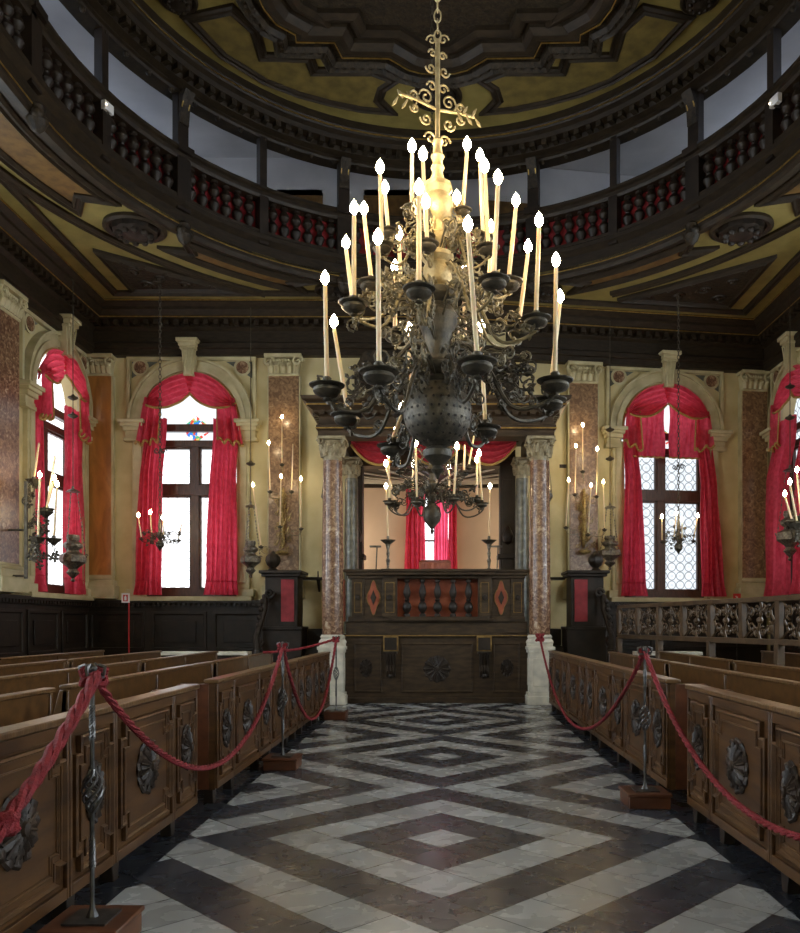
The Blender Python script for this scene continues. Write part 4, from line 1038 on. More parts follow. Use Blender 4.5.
# plain pews behind
def pew(x, sg, Y0, Y1, label, group):
    e = thing('wooden_pew', label, 'pew', M=TM(x, (Y0 + Y1) / 2, 0, R(90) if sg < 0 else R(-90)), group=group)
    h = (Y1 - Y0) / 2; w_ = M['pew_wood']
    b = MB(); b.M = None
    b.prism([(.0, .42), (.04, .42), (.0, H - .03), (-.03, H - .03)], -h, h, ax='x'); b.build('backrest', w_, e)
    MB().box(-h, h, -.06, .03, H - .03, H).build('top_rail', M['bench_top'], e, bevel=.008)
    MB().box(-h, h, -.0 + .02, .42, .40, .44).build('seat', w_, e, bevel=.006)
    for xx in (-h, 0 - .02, h - .04):
        MB().prism([(-.04, 0), (.44, 0), (.44, .56), (.36, .64), (.2, .68), (.08, .8), (.03, H - .04), (-.04, H - .04)], xx, xx + .04, ax='x').build('end_panel', w_, e, bevel=.006)
rows = {-1: [-2.85, -3.85, -4.9, -6.0], 1: [2.85, 3.75, 5.6, 6.4]}
segp = [(2.0, 5.85), (6.0, 9.9), (10.0, 13.4)]
on = ['first row behind the carved fronts', 'second row behind the fronts', 'third row behind the fronts', 'row nearest the wall']
wn_ = ['nearest in its row', 'middle of its row', 'farthest in its row']
for sg, s_ in ((-1, 'left'), (1, 'right')):
    for r, x in enumerate(rows[sg]):
        for k, (a, c) in enumerate(segp):
            sh = .25 * r
            if a * 796 / 1 < 0 or abs(x) * F / c > 470: continue
            pew(x, sg, max(a + sh, 1.5) if k else a, c + sh - .08, 'polished pew, %s side, %s, %s' % (s_, on[r], wn_[k]), 'plain pews on the %s side' % s_)
# low marble-topped counters at the far end
for x0, x1, s_ in ((-5.4, -3.7, 'left'), (3.75, 5.0, 'right')):
    e = thing('low_counter', 'low dark counter with pale top at the far end of the %s pews' % s_, 'counter', ((x0 + x1) / 2, 15.4, 0)); h = (x1 - x0) / 2
    MB().box(-h + .04, h - .04, -.15, .15, 0, .9).build('cabinet', M['dark_wood'], e, bevel=.008); MB().box(-h, h, -.2, .2, .9, .97).build('top', M['white_wood'], e, bevel=.008)
# lattice rail on the right
M['rail_wood'] = noisy('brown_rail_wood', (.045, .027, .013), (.10, .06, .028), 5, .45, bump=.15)
e = thing('pierced_rail', 'raised wooden rail of pierced scrollwork panels above the right pews', 'railing', M=TM(3.42, 16.0, 0, math.atan2(-1, .183)))
ra, rb_ = .4, 9.15; npn = 10; w_ = (rb_ - ra) / npn
MB().box(ra, rb_, -.04, .04, 1.80, 1.87).build('top_rail', M['rail_wood'], e, bevel=.008)
MB().box(ra, rb_, -.04, .04, 1.22, 1.30).build('bottom_rail', M['rail_wood'], e, bevel=.008)
for k in range(npn + 1):
    x = ra + w_ * k; MB().box(x - .05, x + .05, -.035, .035, 1.28, 1.82).build('stile', M['rail_wood'], e, bevel=.005)
    if k % 2 == 0: MB().box(x - .05, x + .05, -.05, .05, 0, 1.24).build('post', M['rail_wood'], e, bevel=.006)
for k in range(npn):
    c = ra + w_ * (k + .5); b = MB(); hw = w_ / 2 - .05
    for sx in (-1, 1):
        for (dx, dz, r0, tn) in ((.55, .11, .10, 1.3), (.55, -.11, .10, -1.3), (.2, .15, .07, -1.2), (.2, -.15, .07, 1.2)):
            b.tube(spiral((c + sx * dx * hw, 0, 1.55 + dz), r0, tn * sx, PI / 2 * sx, 12), .017, 4)
        b.tube([(c + sx * hw, 0, 1.3), (c + sx * hw * .6, 0, 1.42), (c + sx * hw * .85, 0, 1.55), (c + sx * hw * .6, 0, 1.68), (c + sx * hw, 0, 1.82)], .018, 4)
    b.tube([(c, 0, 1.29), (c - .05, 0, 1.4), (c + .0, 0, 1.55), (c + .05, 0, 1.7), (c, 0, 1.82)], .02, 5); b.ball((c, 0, 1.55), .05, 8, 5)
    b.build('scrollwork', M['rail_wood'], e)

# ------------------------------------------------------------------ rope barrier
pm_me = MB()
def rope_post(x, y, label):
    e = thing('barrier_post', label, 'post', (x, y, 0), group='twisted iron barrier posts')
    MB().box(-.17, .17, -.17, .17, 0, .1).build('plinth', M['box_wood'], e, bevel=.008)
    MB().box(-.18, .18, -.18, .18, .1, .125).build('plinth_top', M['box_wood'], e, bevel=.006)
    b = MB(); b.box(-.1, .1, -.1, .1, .125, .135)
    b.lathe([(.03, .135), (.014, .17), (.011, .2), (.011, .36), (.011, .44)], n=8)
    def tw(z0, z1, r, n=4, turns=3):
        for k in range(n):
            b.tube([(r * math.cos(2 * PI * k / n + turns * 2 * PI * t / 14), r * math.sin(2 * PI * k / n + turns * 2 * PI * t / 14), lerp(z0, z1, t / 14)) for t in range(15)], .007, 5)
    tw(.36, .5, .009, turns=2); b.lathe([(.011, .5), (.011, .62)], n=8)
    for k in range(6):                                               # basket knot
        b.tube([((.01 + .035 * math.sin(PI * t / 12)) * math.cos(2 * PI * k / 6 + 1.5 * PI * t / 12), (.01 + .035 * math.sin(PI * t / 12)) * math.sin(2 * PI * k / 6 + 1.5 * PI * t / 12), lerp(.62, .82, t / 12)) for t in range(13)], .007, 5)
    b.lathe([(.011, .8), (.011, .98)], n=8); tw(.96, 1.12, .009, turns=2.5); b.lathe([(.011, 1.1), (.011, 1.26)], n=8)
    b.build('twisted_rod', M['iron'], e)
    b = MB(); b.box(-.05, .05, -.02, .02, 1.245, 1.26)
    for sx in (-1, 1):
        b.tube([(sx * .02, 0, 1.26), (sx * .055, 0, 1.265), (sx * .06, 0, 1.3), (sx * .03, 0, 1.31)], .009, 5)
        b.tube([(0, sx * .02, 1.26), (0, sx * .055, 1.265), (0, sx * .06, 1.3), (0, sx * .03, 1.31)], .009, 5)
    b.ball((0, 0, 1.29), .025, 8, 6); b.build('hook_finial', M['iron'], e)
rope_post(-1.63, 3.72, 'iron barrier post on wooden plinth, nearest on the left side')
rope_post(-1.65, 8.3, 'iron barrier post on wooden plinth, halfway along the left side')
rope_post(-1.66, 12.6, 'iron barrier post on wooden plinth beside the far left column')
rope_post(1.69, 6.6, 'iron barrier post on wooden plinth, the only one on the right side')
def rope(a, c, sag, label, r=.0185, knots=(), n=60, twist=26, fat=False):
    a, c = Vector(a), Vector(c); pts = []
    for i in range(n + 1):
        t = i / n; p = a.lerp(c, t); p.z -= sag * 4 * t * (1 - t); pts.append(p)
    L_ = (c - a).length * 1.1; b = MB()
    for s_ in range(3):
        q = []
        d = (c - a).normalized(); side = d.cross(Vector((0, 0, 1))).normalized(); up = Vector((0, 0, 1))
        N_ = int(n * 3)
        for i in range(N_ + 1):
            t = i / N_; p = a.lerp(c, t); p.z -= sag * 4 * t * (1 - t); tg = Vector((d.x * (c - a).length, d.y * (c - a).length, (c.z - a.z) - sag * 4 * (1 - 2 * t))).normalized()
            u2 = side.cross(tg).normalized(); an = 2 * PI * s_ / 3 + L_ * t * twist
            q.append(p + (side * math.cos(an) + u2 * math.sin(an)) * r * .52)
        b.tube(q, r * .62, 6)
    for (kt, kr) in knots:
        p = a.lerp(c, kt); p.z -= sag * 4 * kt * (1 - kt)
        for j in range(3):
            b.tube([p + Vector((kr * math.cos(x_) * (1 if j else .6), kr * .7 * math.sin(x_ + j), kr * .8 * math.sin(x_ * 1 + j * 2))) for x_ in [2 * PI * k / 12 for k in range(12)]], r * .9, 6, closed=True)
    o = b.build('barrier_rope', M['rope']); tag(o, label, 'rope', 'red barrier ropes'); return o
rope((-1.63, 3.72, 1.265), (-1.65, 8.3, 1.27), .8, 'red twisted rope sagging between the nearest and the middle left posts', knots=((0.004, .045), (.996, .04)))
rope((-1.60, 3.70, 1.265), (-1.62, -.9, 1.25), .88, 'thick knotted red rope running from the nearest left post towards the camera', r=.027, knots=((.17, .03),), twist=20)
rope((-1.65, 8.3, 1.27), (-1.66, 12.6, 1.27), 1.0, 'red rope sagging between the middle and far left posts', knots=((.996, .04),))
rope((-1.66, 12.6, 1.27), (-2.75, 12.3, 1.06), .05, 'short red rope from the far left post across to the pews')
rope((1.69, 6.6, 1.27), (1.72, 13.9, 1.3), 1.08, 'red rope sagging from the right post to the far right column', knots=((.004, .04), (.992, .075)))
rope((1.69, 6.6, 1.27), (1.69, 1.9, 1.25), .8, 'red rope running from the right post down towards the camera')
b = MB()
for k in range(4): b.tube([(2.0 - .16 + .06 * math.cos(k), 13.95 - .1, 1.36 - k * .03), (1.84, 13.8, 1.3 - .03 * k), (1.74 + .03 * k, 13.82, 1.22)], .022, 6)

# signs
for px, py, Y, s_ in ((125.5, 598, 16.9, 'left'), (737, 598, 18.2, 'right')):
    p = P(px, py, Y)
    e = thing('fire_sign', 'small white and red fire extinguisher sign %s' % ('on a thin red pole by the left wainscot' if s_ == 'left' else 'on a thin pole by the right rear corner'), 'sign', (p.x, p.y, p.z))
    MB().box(-.085, .085, 0, .012, -.1, .1).build('plate', M['white_sign' if s_ == 'left' else 'red_sign'], e)
    b = MB()
    if s_ == 'left':
        b.box(-.05, .05, -.004, 0, -.07, .07); b.build('symbol_ground', M['red_sign'], e); b = MB(); b.box(-.022, .022, -.008, -.004, -.05, .03); b.box(-.01, .01, -.008, -.004, .03, .05); b.build('extinguisher_symbol', M['white_sign'], e)
        MB().tube([(.06, .03, -p.z), (.06, .03, .0)], .014, 6).build('pole', M['red_sign'], e)
    else:
        b.box(-.022, .022, -.006, 0, -.05, .03); b.box(-.04, .0, -.006, 0, .03, .045); b.build('extinguisher_symbol', M['white_sign'], e)
        MB().tube([(0, .02, -p.z), (0, .02, -.1)], .012, 6).build('pole', M['iron'], e)
# ------------------------------------------------------------------ candles
M['foliage'] = noisy('dark_scroll_brass', (.08, .068, .045), (.2, .165, .1), 14, .45, metal=.6, bump=.3)
flame_me = MB().lathe([(.006, 0), (.024, .010), (.036, .032), (.038, .055), (.030, .082), (.016, .105), (.002, .125)], n=8).mesh('flame', M['flame'])
def candle(base, tip, r, label, group, lit=True, fs=1.0):
    base, tip = Vector(base), Vector(tip); d = tip - base; L_ = d.length
    b = MB(); b.lathe([(r * 1.02, 0), (r, L_ * .5), (r * .92, L_ - .01), (r * .5, L_)], n=10); b.tube([(0, 0, L_ - .005), (0, 0, L_ + .018)], .003, 4)
    o = b.build('candle', M['wax']); q = d.to_track_quat('Z', 'Y')
    o.matrix_world = Matrix.Translation(base) @ q.to_matrix().to_4x4()
    tag(o, label, 'candle', group)
    if lit:
        f = bpy.data.objects.new('flame', flame_me); COL.objects.link(f); f.parent = o; f.location = (0, 0, L_ + .008)
        f.rotation_euler = q.to_matrix().inverted().to_euler(); f.scale = (fs, fs, fs)
    return o
ORD = ['first', 'second', 'third', 'fourth', 'fifth', 'sixth', 'seventh', 'eighth', 'ninth', 'tenth', 'eleventh', 'twelfth']

def arm_mesh(c, cup, zs, sc_=1.0, scrolls=True, dip=.28):
    """S-curved branch from the stem axis c (at height zs) to under the drip pan at cup"""
    c = Vector(c); cup = Vector(cup); h = Vector((cup.x - c.x, cup.y - c.y, 0)); Rr = h.length; d = h.normalized() if Rr > 1e-4 else Vector((1, 0, 0))
    z0 = zs; zc = cup.z; q = lambda f, z: Vector((c.x, c.y, 0)) + d * Rr * f + Vector((0, 0, z))
    ctrl = [q(.04, z0), q(.22, z0 + .05 * sc_), q(.42, lerp(z0, zc, .5) - .03 * sc_), q(.62, zc - dip * sc_), q(.85, zc - dip * 1.05 * sc_), q(1.03, zc - dip * .6 * sc_), q(1.0, zc - .03 * sc_)]
    pts = []
    for i in range(len(ctrl) - 1):
        p0, p1, p2, p3 = ctrl[max(0, i - 1)], ctrl[i], ctrl[i + 1], ctrl[min(len(ctrl) - 1, i + 2)]
        for k in range(5):
            t = k / 5; pts.append(.5 * ((2 * p1) + (p2 - p0) * t + (2 * p0 - 5 * p1 + 4 * p2 - p3) * t * t + (3 * p1 - p0 - 3 * p2 + p3) * t ** 3))
    pts.append(ctrl[-1])
    b = MB(); n = len(pts); b.tube(pts, [.017 * sc_ * (1.15 - .35 * i / n) for i in range(n)], 6)
    if scrolls:
        ax = (tuple(d), (0, 0, 1))
        for (f, dz, r0, tn, a0) in ((.3, -.12, .10, 1.3, .5), (.52, .07, .09, -1.3, -1.2), (.75, -.07, .085, 1.4, 3.4), (.93, -.13, .055, -1.2, 0)):
            b.tube(spiral(q(f, lerp(z0, zc, min(1, f * 1.2)) + dz * sc_), r0 * sc_, tn, a0, 12, ax), .009 * sc_, 5)
        side = d.cross(Vector((0, 0, 1)))
        for (f, dz) in ((.38, .04), (.6, .0), (.8, -.02), (.95, -.2)):      # leaves and buds
            p = q(f, lerp(z0, zc, min(1, f * 1.2)) + dz * sc_)
            for k in range(3):
                a = 2 * PI * k / 3 + f * 9; v_ = (d * math.cos(a) + Vector((0, 0, 1)) * math.sin(a)) * .055 * sc_ + side * .03 * sc_ * (-1) ** k
                b.tube([p, p + v_ * .6, p + v_ * 1.1], [.006 * sc_, .018 * sc_, .002], 5)
    return b
PAN = [(.012, -.12), (.035, -.11), (.024, -.09), (.05, -.08), (.09, -.065), (.108, -.04), (.105, -.02), (.095, -.012), (.135, .0), (.14, .008), (.11, .012), (.03, .006), (.022, .02), (.034, .035), (.036, .06), (.028, .065), (.026, .07)]
def branch(e, c, cup, zs, sc_, mt, dip=.28, scrolls=True, pan=1.0):
    o = arm_mesh(c, cup, zs, sc_, scrolls, dip).build('arm', mt, e)
    MB().lathe([(r * sc_ * pan, z * sc_) for r, z in PAN], (cup[0], cup[1], cup[2] - .07 * sc_), 16).build('drip_pan', M['bronze'], o)
    return o
def chain(e, x, y, z0, z1, r=.02, step=.06, mt='midbrass', name='chain'):
    b = MB(); n = max(1, int((z1 - z0) / step))
    for k in range(n):
        z = z0 + (z1 - z0) * (k + .5) / n; a = PI / 2 * (k % 2); hz = (z1 - z0) / n * .64
        b.tube([(x + r * math.cos(t) * math.cos(a), y + r * math.cos(t) * math.sin(a), z + hz * math.sin(t)) for t in [2 * PI * i / 10 for i in range(10)]], r * .26, 4, closed=True)
    return b.build(name, M[mt], e)

# ------------------------------------------------------------------ the great chandelier
CX, CY = -.03, 7.0
G = thing('great_chandelier', 'huge dark brass chandelier with pierced globe and tiers of tall candles over the aisle', 'chandelier')
zz = lambda py: EYE + (VY - py) * CY / F
b = MB()
def st_(prof, mt, name, n=20):
    return MB().lathe([(w_ / 113.7, zz(py)) for w_, py in prof], (CX, CY, 0), n).build(name, M[mt], G)
st_([(1, 479), (3, 474), (7, 470), (4, 466), (9, 462), (14, 457), (15, 451), (9, 447), (16, 444), (20, 440)], 'bronze', 'pendant_finial')
sph = MB().lathe([(.3 * math.sin(PI * i / 24), zz(413.5) - .3 * math.cos(PI * i / 24)) for i in range(1, 24)], (CX, CY, 0), 40).build('pierced_globe', None or M['bronze'], G)
b = MB(); rnd = random.Random(3)
for ring in range(1, 12):
    ph = PI * ring / 12; nn = int(26 * math.sin(ph)) + 3
    for k in range(nn):
        t = 2 * PI * (k + .5 * (ring % 2)) / nn; v_ = Vector((math.sin(ph) * math.cos(t), math.sin(ph) * math.sin(t), -math.cos(ph)))
        c = Vector((CX, CY, zz(413.5))) + v_ * .302
        m = MB(Matrix.Translation(c) @ v_.to_track_quat('Z', 'Y').to_matrix().to_4x4()); m.lathe([(.013, 0), (.010, .004), (.004, .002)], n=6); b.v, b.f = b.v, b.f
        o = len(b.v); b.v += m.v; b.f += [tuple(i + o for i in f) for f in m.f]
b.build('pierced_studs', M['hole'] if 'hole' in M else M['black_wood'], sph)
st_([(20, 385), (22, 382), (13, 377), (19, 371), (20, 366), (14, 362), (12, 356), (13, 340), (19, 325), (20, 316), (15, 308), (10, 304), (17, 300), (19, 296), (19, 292)], 'bronze', 'lower_stem')
st_([(15, 292), (10, 287), (14, 282), (15, 270), (12, 264), (16, 259), (16, 255), (8, 251), (6, 246), (11, 240), (12, 236), (7, 230), (6, 222), (13, 216), (16, 208), (15, 200), (11, 195), (15, 190), (14, 185), (8, 181), (6, 176), (5, 172), (7, 168), (5, 164), (5, 160), (7, 157), (5, 154), (4, 146), (6, 142), (4, 139)], 'brass', 'upper_stem')
# gilded cross of scrolls and its leaf work
b = MB(); z0 = zz(140)
b.tube([(CX, CY, z0), (CX, CY, zz(40))], .022, 6)
for sx in (-1, 1):
    b.tube([(CX, CY, zz(110)), (CX + sx * .2, CY + sx * .1, zz(106)), (CX + sx * .33, CY + sx * .16, zz(108) + .02)], .014, 6)
    for (fx, fz, r0, tn) in ((.1, 100, .07, 1.3), (.1, 122, .06, -1.3), (.06, 140, .06, 1.2), (.05, 88, .05, 1.2), (.06, 70, .05, -1.2), (.2, 102, .045, 1.2), (.2, 114, .045, -1.2), (.045, 55, .04, 1.2)):
        b.tube(spiral((CX + sx * fx, CY + sx * fx * .45, zz(fz)), r0, tn * sx, 0 if sx > 0 else PI, 14, ((.9, .42, 0), (0, 0, 1))), .009, 5)
    for k in range(6):
        p = Vector((CX + sx * (.14 + .04 * k), CY + sx * (.06 + .018 * k), zz(108))); s_ = (-1) ** k
        b.tube([p, p + Vector((sx * .03, 0, .05 * s_)), p + Vector((sx * .05, 0, .08 * s_))], [.006, .016, .002], 5)
b.build('scroll_cross', M['brass'], G)
chain(G, CX, CY, zz(42), ZC - .12, .03, .09, 'brass')
b = MB()
for k in range(9):
    z = zz(40) + k * .42
    for sx in (-1, 1): b.tube(spiral((CX + sx * .05, CY, z), .05, 1.2 * sx, 0 if sx > 0 else PI, 12), .008, 4)
b.build('chain_scrolls', M['brass'], G)
MB().lathe([(.02, -.3), (.16, -.22), (.3, -.1), (.34, 0)], (CX, CY, ZC - .08), 20).build('ceiling_rose', M['carved_wood'], G)

# flame centre, pan centre, depth offset from the stem, stem height of the branch (as fractions down the tiers)
lower = [(325, 281, 327, 377, .05), (334, 324, 347, 407, .5), (378, 241, 379, 362, -.85), (468, 228, 477, 352, -.85), (556, 263, 555, 372, -.1), (560, 299, 550, 392, .55), (481, 328, 485, 420, .85), (409, 331, 409, 408, .8), (402, 411, 393, 438, .7)]
middle = [(346, 245, 352, 296, .4), (354, 211, 354, 296, -.1), (419, 191, 419, 281, -.72), (364, 211, 371, 276, .45), (498, 181, 494, 272, -.55), (516, 203, 509, 275, .35), (539, 223, 536, 311, -.15), (528, 249, 519, 323, .45), (399, 236, 401, 292, .6), (395, 269, 395, 327, .68), (464, 273, 465, 338, .7), (491, 229, 489, 290, .62)]
upper = [(380, 170, 382, 240, -.1), (385, 190, 388, 226, .35), (426, 205, 427, 238, -.3), (457, 200, 459, 224, .2), (485, 169, 488, 242, -.15), (480, 158, 483, 232, .35)]
crown = [(412, 149, 412, 203, .0), (423, 157, 426, 232, -.2), (467, 147, 463, 206, .05)]
for tn, tier, zst, sc_, mt in (('lowest', lower, None, 1.15, 'bronze'), ('middle', middle, None, .95, 'midbrass'), ('third', upper, None, .75, 'midbrass'), ('topmost', crown, None, .6, 'brass')):
    for i, (fx, fy, bx, by, dy) in enumerate(tier):
        Yc = CY + dy; cup = P(bx, by, Yc); tip = P(fx, fy + 4, Yc)
        tip = cup + (tip - cup)
        # the heaviest branches keep their distance from the stem
        zs = {'lowest': 3.95, 'middle': 4.55, 'third': 4.95, 'topmost': 5.2}[tn] + .1 * math.sin(i * 2)
        zs = min(zs, cup.z + .22)
        o_ = branch(G, (CX, CY), tuple(cup), zs, sc_, M[mt], dip=.24)
        if tn in ('lowest', 'middle'):
            rr_ = random.Random(i * 7 + len(tier)); bb = MB(); s0 = Vector((CX, CY, zs))
            dd = Vector((cup.x - CX, cup.y - CY, 0)).normalized()
            for k in range(11 if tn == 'lowest' else 5):
                f_ = rr_.uniform(.25, 1.0); p_ = s0.lerp(cup, f_) + Vector((rr_.uniform(-.09, .09), rr_.uniform(-.09, .09), rr_.uniform(-.3, .02)))
                bb.tube(spiral(tuple(p_), rr_.uniform(.04, .075), rr_.choice((-1.3, 1.3)), rr_.uniform(0, 6), 11, (tuple(dd), (0, 0, 1))), .010, 5)
                for j in range(3):
                    t_ = rr_.uniform(0, 6); v_ = (dd * math.cos(t_) + Vector((0, 0, 1)) * math.sin(t_)) * .065
                    bb.tube([p_, p_ + v_ * .6, p_ + v_], [.005, .02, .002], 5)
            bb.build('scroll_foliage', M['bronze'] if tn == 'lowest' else M['foliage'], o_)
    for i, (fx, fy, bx, by, dy) in enumerate(sorted(tier)):
        Yc = CY + dy; cup = P(bx, by, Yc); tip = P(fx, fy + 4, Yc); front = dy < -.3
        candle(cup, tip, .02 if tn in ('lowest', 'middle') else .018, 'lit %s candle on the great chandelier, %s tier, %s from the left' % ('tall cream' if (tip - cup).length > .65 else 'short cream', tn, ORD[i]), 'candles of the great chandelier', fs=1.0)
# extra scroll foliage around the stem
b = MB(); rnd = random.Random(5)
for k in range(90):
    a = rnd.uniform(0, 2 * PI); z = rnd.uniform(3.55, 5.15); rr = rnd.uniform(.16, .85 if z < 4.0 else .62) * (1 if z < 4.6 else .6)
    d = Vector((math.cos(a), math.sin(a), 0)); p = Vector((CX, CY, z)) + d * rr
    b.tube(spiral(tuple(p), rnd.uniform(.05, .1), rnd.choice((-1.3, 1.3)), rnd.uniform(0, 6), 12, (tuple(d), (0, 0, 1))), .010, 5)
    b.tube([Vector((CX, CY, z - .05)) + d * .06, Vector((CX, CY, z + .08)) + d * rr * .6, p], .009, 5)
    for j in range(3):
        t = rnd.uniform(0, 6); v_ = (d * math.cos(t) + Vector((0, 0, 1)) * math.sin(t)) * .06
        b.tube([p, p + v_ * .6, p + v_], [.005, .018, .002], 5)
b.build('scroll_foliage', M['foliage'], G)

# ------------------------------------------------------------------ the smaller chandelier before the pulpit
def small_chandelier(name, label, cx, Y, prof, stem, candles, arm_dip, zs_py, sc_, topz, group, what, ornament=None, r=.014, fs=.8, canc=True, links=.075):
    e = thing(name, label, 'chandelier')
    c0 = P(cx, 500, Y)
    MB().lathe([(w_ * Y / F, P(cx, py, Y).z) for w_, py in prof], (c0.x, Y, 0), 16).build('stem', M['bronze'], e)
    if canc: chain(e, c0.x, Y, P(cx, stem, Y).z, topz, .026, links, 'bronze')
    if ornament:
        b = MB()
        for k in range(6):
            a = 2 * PI * k / 6; z = P(cx, ornament, Y).z
            b.tube(spiral((c0.x + .08 * math.cos(a), Y + .08 * math.sin(a), z), .06, 1.1, a, 10, ((math.cos(a), math.sin(a), 0), (0, 0, 1))), .01, 4)
        b.build('chain_ornament', M['bronze'], e)
    for i, (fx, fy, bx, by, dy, lit) in enumerate(sorted(candles)):
        cup = P(bx, by, Y + dy); tip = P(fx, fy + 3, Y + dy)
        branch(e, (c0.x, Y), tuple(cup), P(cx, zs_py, Y).z if not isinstance(zs_py, dict) else 0, sc_, M['bronze'], arm_dip)
        candle(cup, tip, r, '%s candle on %s, %s from the left' % ('lit' if lit else 'unlit', what, ORD[i]), group, lit, fs)
    return e
mid = [(388.6, 455, 389.6, 498, -.1, 1), (386, 464, 395, 500, .35, 1), (413.4, 465, 412.6, 490, .5, 1), (415.6, 444, 417, 497, -.5, 1), (477, 460, 477, 495, .3, 1), (479, 454, 482, 500, -.1, 1), (449, 467, 449.4, 490, .5, 1), (457, 447, 454, 494, -.5, 1)]
e = small_chandelier('hanging_chandelier', 'dark bronze chandelier hanging low in front of the pulpit', 432, 12.0, [(.5, 535), (2, 531), (1.2, 529), (3, 527), (8, 521), (9.5, 515), (8, 508), (3, 503), (5, 499), (6, 496), (2.5, 492), (5, 488), (6, 484), (3, 480), (3, 474), (7, 470), (3, 465), (3, 460), (4, 452), (6, 448), (3, 442), (3, 430)], 432, mid, .3, 492, .75, ZS + .3, 'candles of the pulpit chandelier', 'the low chandelier before the pulpit', r=.017, fs=.9, canc=False)
def foliage(e, cx, cy, z0, z1, r0, r1, n, seed, sc_, mt='bronze'):
    rn = random.Random(seed); b = MB()
    for k in range(n):
        a = rn.uniform(0, 2 * PI); z = rn.uniform(z0, z1); rr = rn.uniform(r0, r1); d = Vector((math.cos(a), math.sin(a), 0)); p = Vector((cx, cy, z)) + d * rr
        b.tube(spiral(tuple(p), rn.uniform(.04, .09) * sc_, rn.choice((-1.3, 1.3)), rn.uniform(0, 6), 11, (tuple(d), (0, 0, 1))), .011 * sc_, 4)
        b.tube([Vector((cx, cy, z - .05 * sc_)) + d * .03, Vector((cx, cy, z + .05 * sc_)) + d * rr * .6, p], .008 * sc_, 4)
        for j in range(3):
            t = rn.uniform(0, 6); v_ = (d * math.cos(t) + Vector((0, 0, 1)) * math.sin(t)) * .075 * sc_
            b.tube([p, p + v_ * .6, p + v_], [.005, .024 * sc_, .002], 5)
    return b.build('scroll_foliage', M[mt], e)
_c = P(432, 500, 12.0); foliage(e, _c.x, 12.0, P(0, 505, 12).z, P(0, 478, 12).z, .15, .62, 34, 11, 1.1); foliage(e, _c.x, 12.0, P(0, 478, 12).z, P(0, 445, 12).z, .1, .42, 20, 12, .9)
# it hangs from the canopy: a rod leads up behind the great chandelier to the gallery soffit line
q0 = P(432, 432, 12.0)
chain(e, q0.x, 12.0, q0.z, ZC - .1, .02, .1, 'bronze')
for i, (fx, fy, bx, by, dy) in enumerate(sorted([(400.6, 409, 402, 440, .3), (396, 430, 400, 468, -.2), (474, 433, 469, 464, .2), (465, 442, 464, 470, -.3), (440, 430, 440, 466, .4)])):
    cup = P(bx, by, 12 + dy); tip = P(fx, fy + 3, 12 + dy)
    branch(e, (q0.x, 12.0), tuple(cup), 4.0, .6, M['bronze'], .25)
    candle(cup, tip, .016, '%s candle, upper ring of the low pulpit chandelier, %s from the left' % ('lit', ORD[i]), 'candles of the pulpit chandelier', i < 2, .8)

wl = [(138.4, 514.6, 141.4, 537, -.15, 1), (150.4, 511.6, 152, 536, .3, 1), (162.7, 517, 163.6, 535, -.3, 1), (181.6, 521, 178.6, 538.5, .1, 0)]
e = small_chandelier('window_chandelier', 'small bronze chandelier hanging before the left rear window', 160, 16.0, [(.5, 551), (1.5, 549), (4, 546), (4, 543), (1.5, 540), (3, 537), (3, 534), (1.5, 531), (2, 526), (1, 518), (1, 514)], 514, wl, .22, 534, .42, ZS, 'candles before the left rear window', 'the small chandelier before the left rear window', 451, .012, .8)
_c = P(160, 500, 16); foliage(e, _c.x, 16.0, P(0, 545, 16).z, P(0, 531, 16).z, .08, .4, 22, 5, .6)
wr = [(661.9, 516, 662, 540, -.1, 1), (676, 513, 674, 537, .3, 1), (682, 519, 682, 538, -.3, 1), (697.6, 515, 693.4, 539, .1, 1)]
e = small_chandelier('window_chandelier', 'small bronze chandelier hanging before the right rear window', 678.5, 16.4, [(.5, 554), (1.5, 552), (4, 549), (4, 545), (1.5, 542), (3, 539), (3, 535), (1.5, 532), (2, 527), (1, 520), (1, 514)], 514, wr, .22, 535, .42, ZS, 'candles before the right rear window', 'the small chandelier before the right rear window', 467, .012, .8)
_c = P(678.5, 500, 16.4); foliage(e, _c.x, 16.4, P(0, 548, 16.4).z, P(0, 525, 16.4).z, .08, .36, 24, 6, .6)

# ------------------------------------------------------------------ pilaster sconces
def sconce(label, cx, Yw, pyc, candles, what, group, Y=16.95, name='wall_sconce', mt='brass', sc_=.45):
    e = thing(name, label, 'sconce'); c = P(cx, pyc, Yw)
    b = MB(); b.tube([(c.x, Yw, c.z - .6), (c.x, Yw - .04, c.z - .5), (c.x, Yw - .04, c.z + .6), (c.x, Yw, c.z + .7)], [.03, .05, .04, .02], 6)
    rn = random.Random(int(cx))
    for k in range(26):                                              # gilt foliage back plate
        z = c.z - .65 + 1.2 * k / 26; x = c.x + rn.uniform(-.16, .16) * (1.2 - .5 * k / 26); y = Yw - rn.uniform(.02, .12)
        b.tube(spiral((x, y, z), rn.uniform(.04, .08), rn.choice((-1.2, 1.2)), rn.uniform(0, 6), 10), .009, 4)
        b.tube([(x, y, z), (x + .04, y - .03, z + .05), (x + .06, y - .04, z + .1)], [.004, .018, .002], 5)
    b.lathe([(.03, -.78), (.13, -.74), (.14, -.7), (.05, -.66)], (c.x, Yw - .12, c.z), 12)
    b.build('back_plate', M['oldgilt'], e)
    for i, (fx, fy, bx, by, dy, lit) in enumerate(sorted(candles)):
        cup = P(bx, by, Y + dy); tip = P(fx, fy + 3, Y + dy)
        branch(e, (c.x, Yw), tuple(cup), cup.z - .25, sc_, M['midbrass'], .35)
        candle(cup, tip, .013, '%s thin candle on %s, %s from the left' % ('lit' if lit else 'unlit', what, ORD[i]), group, lit, .75)
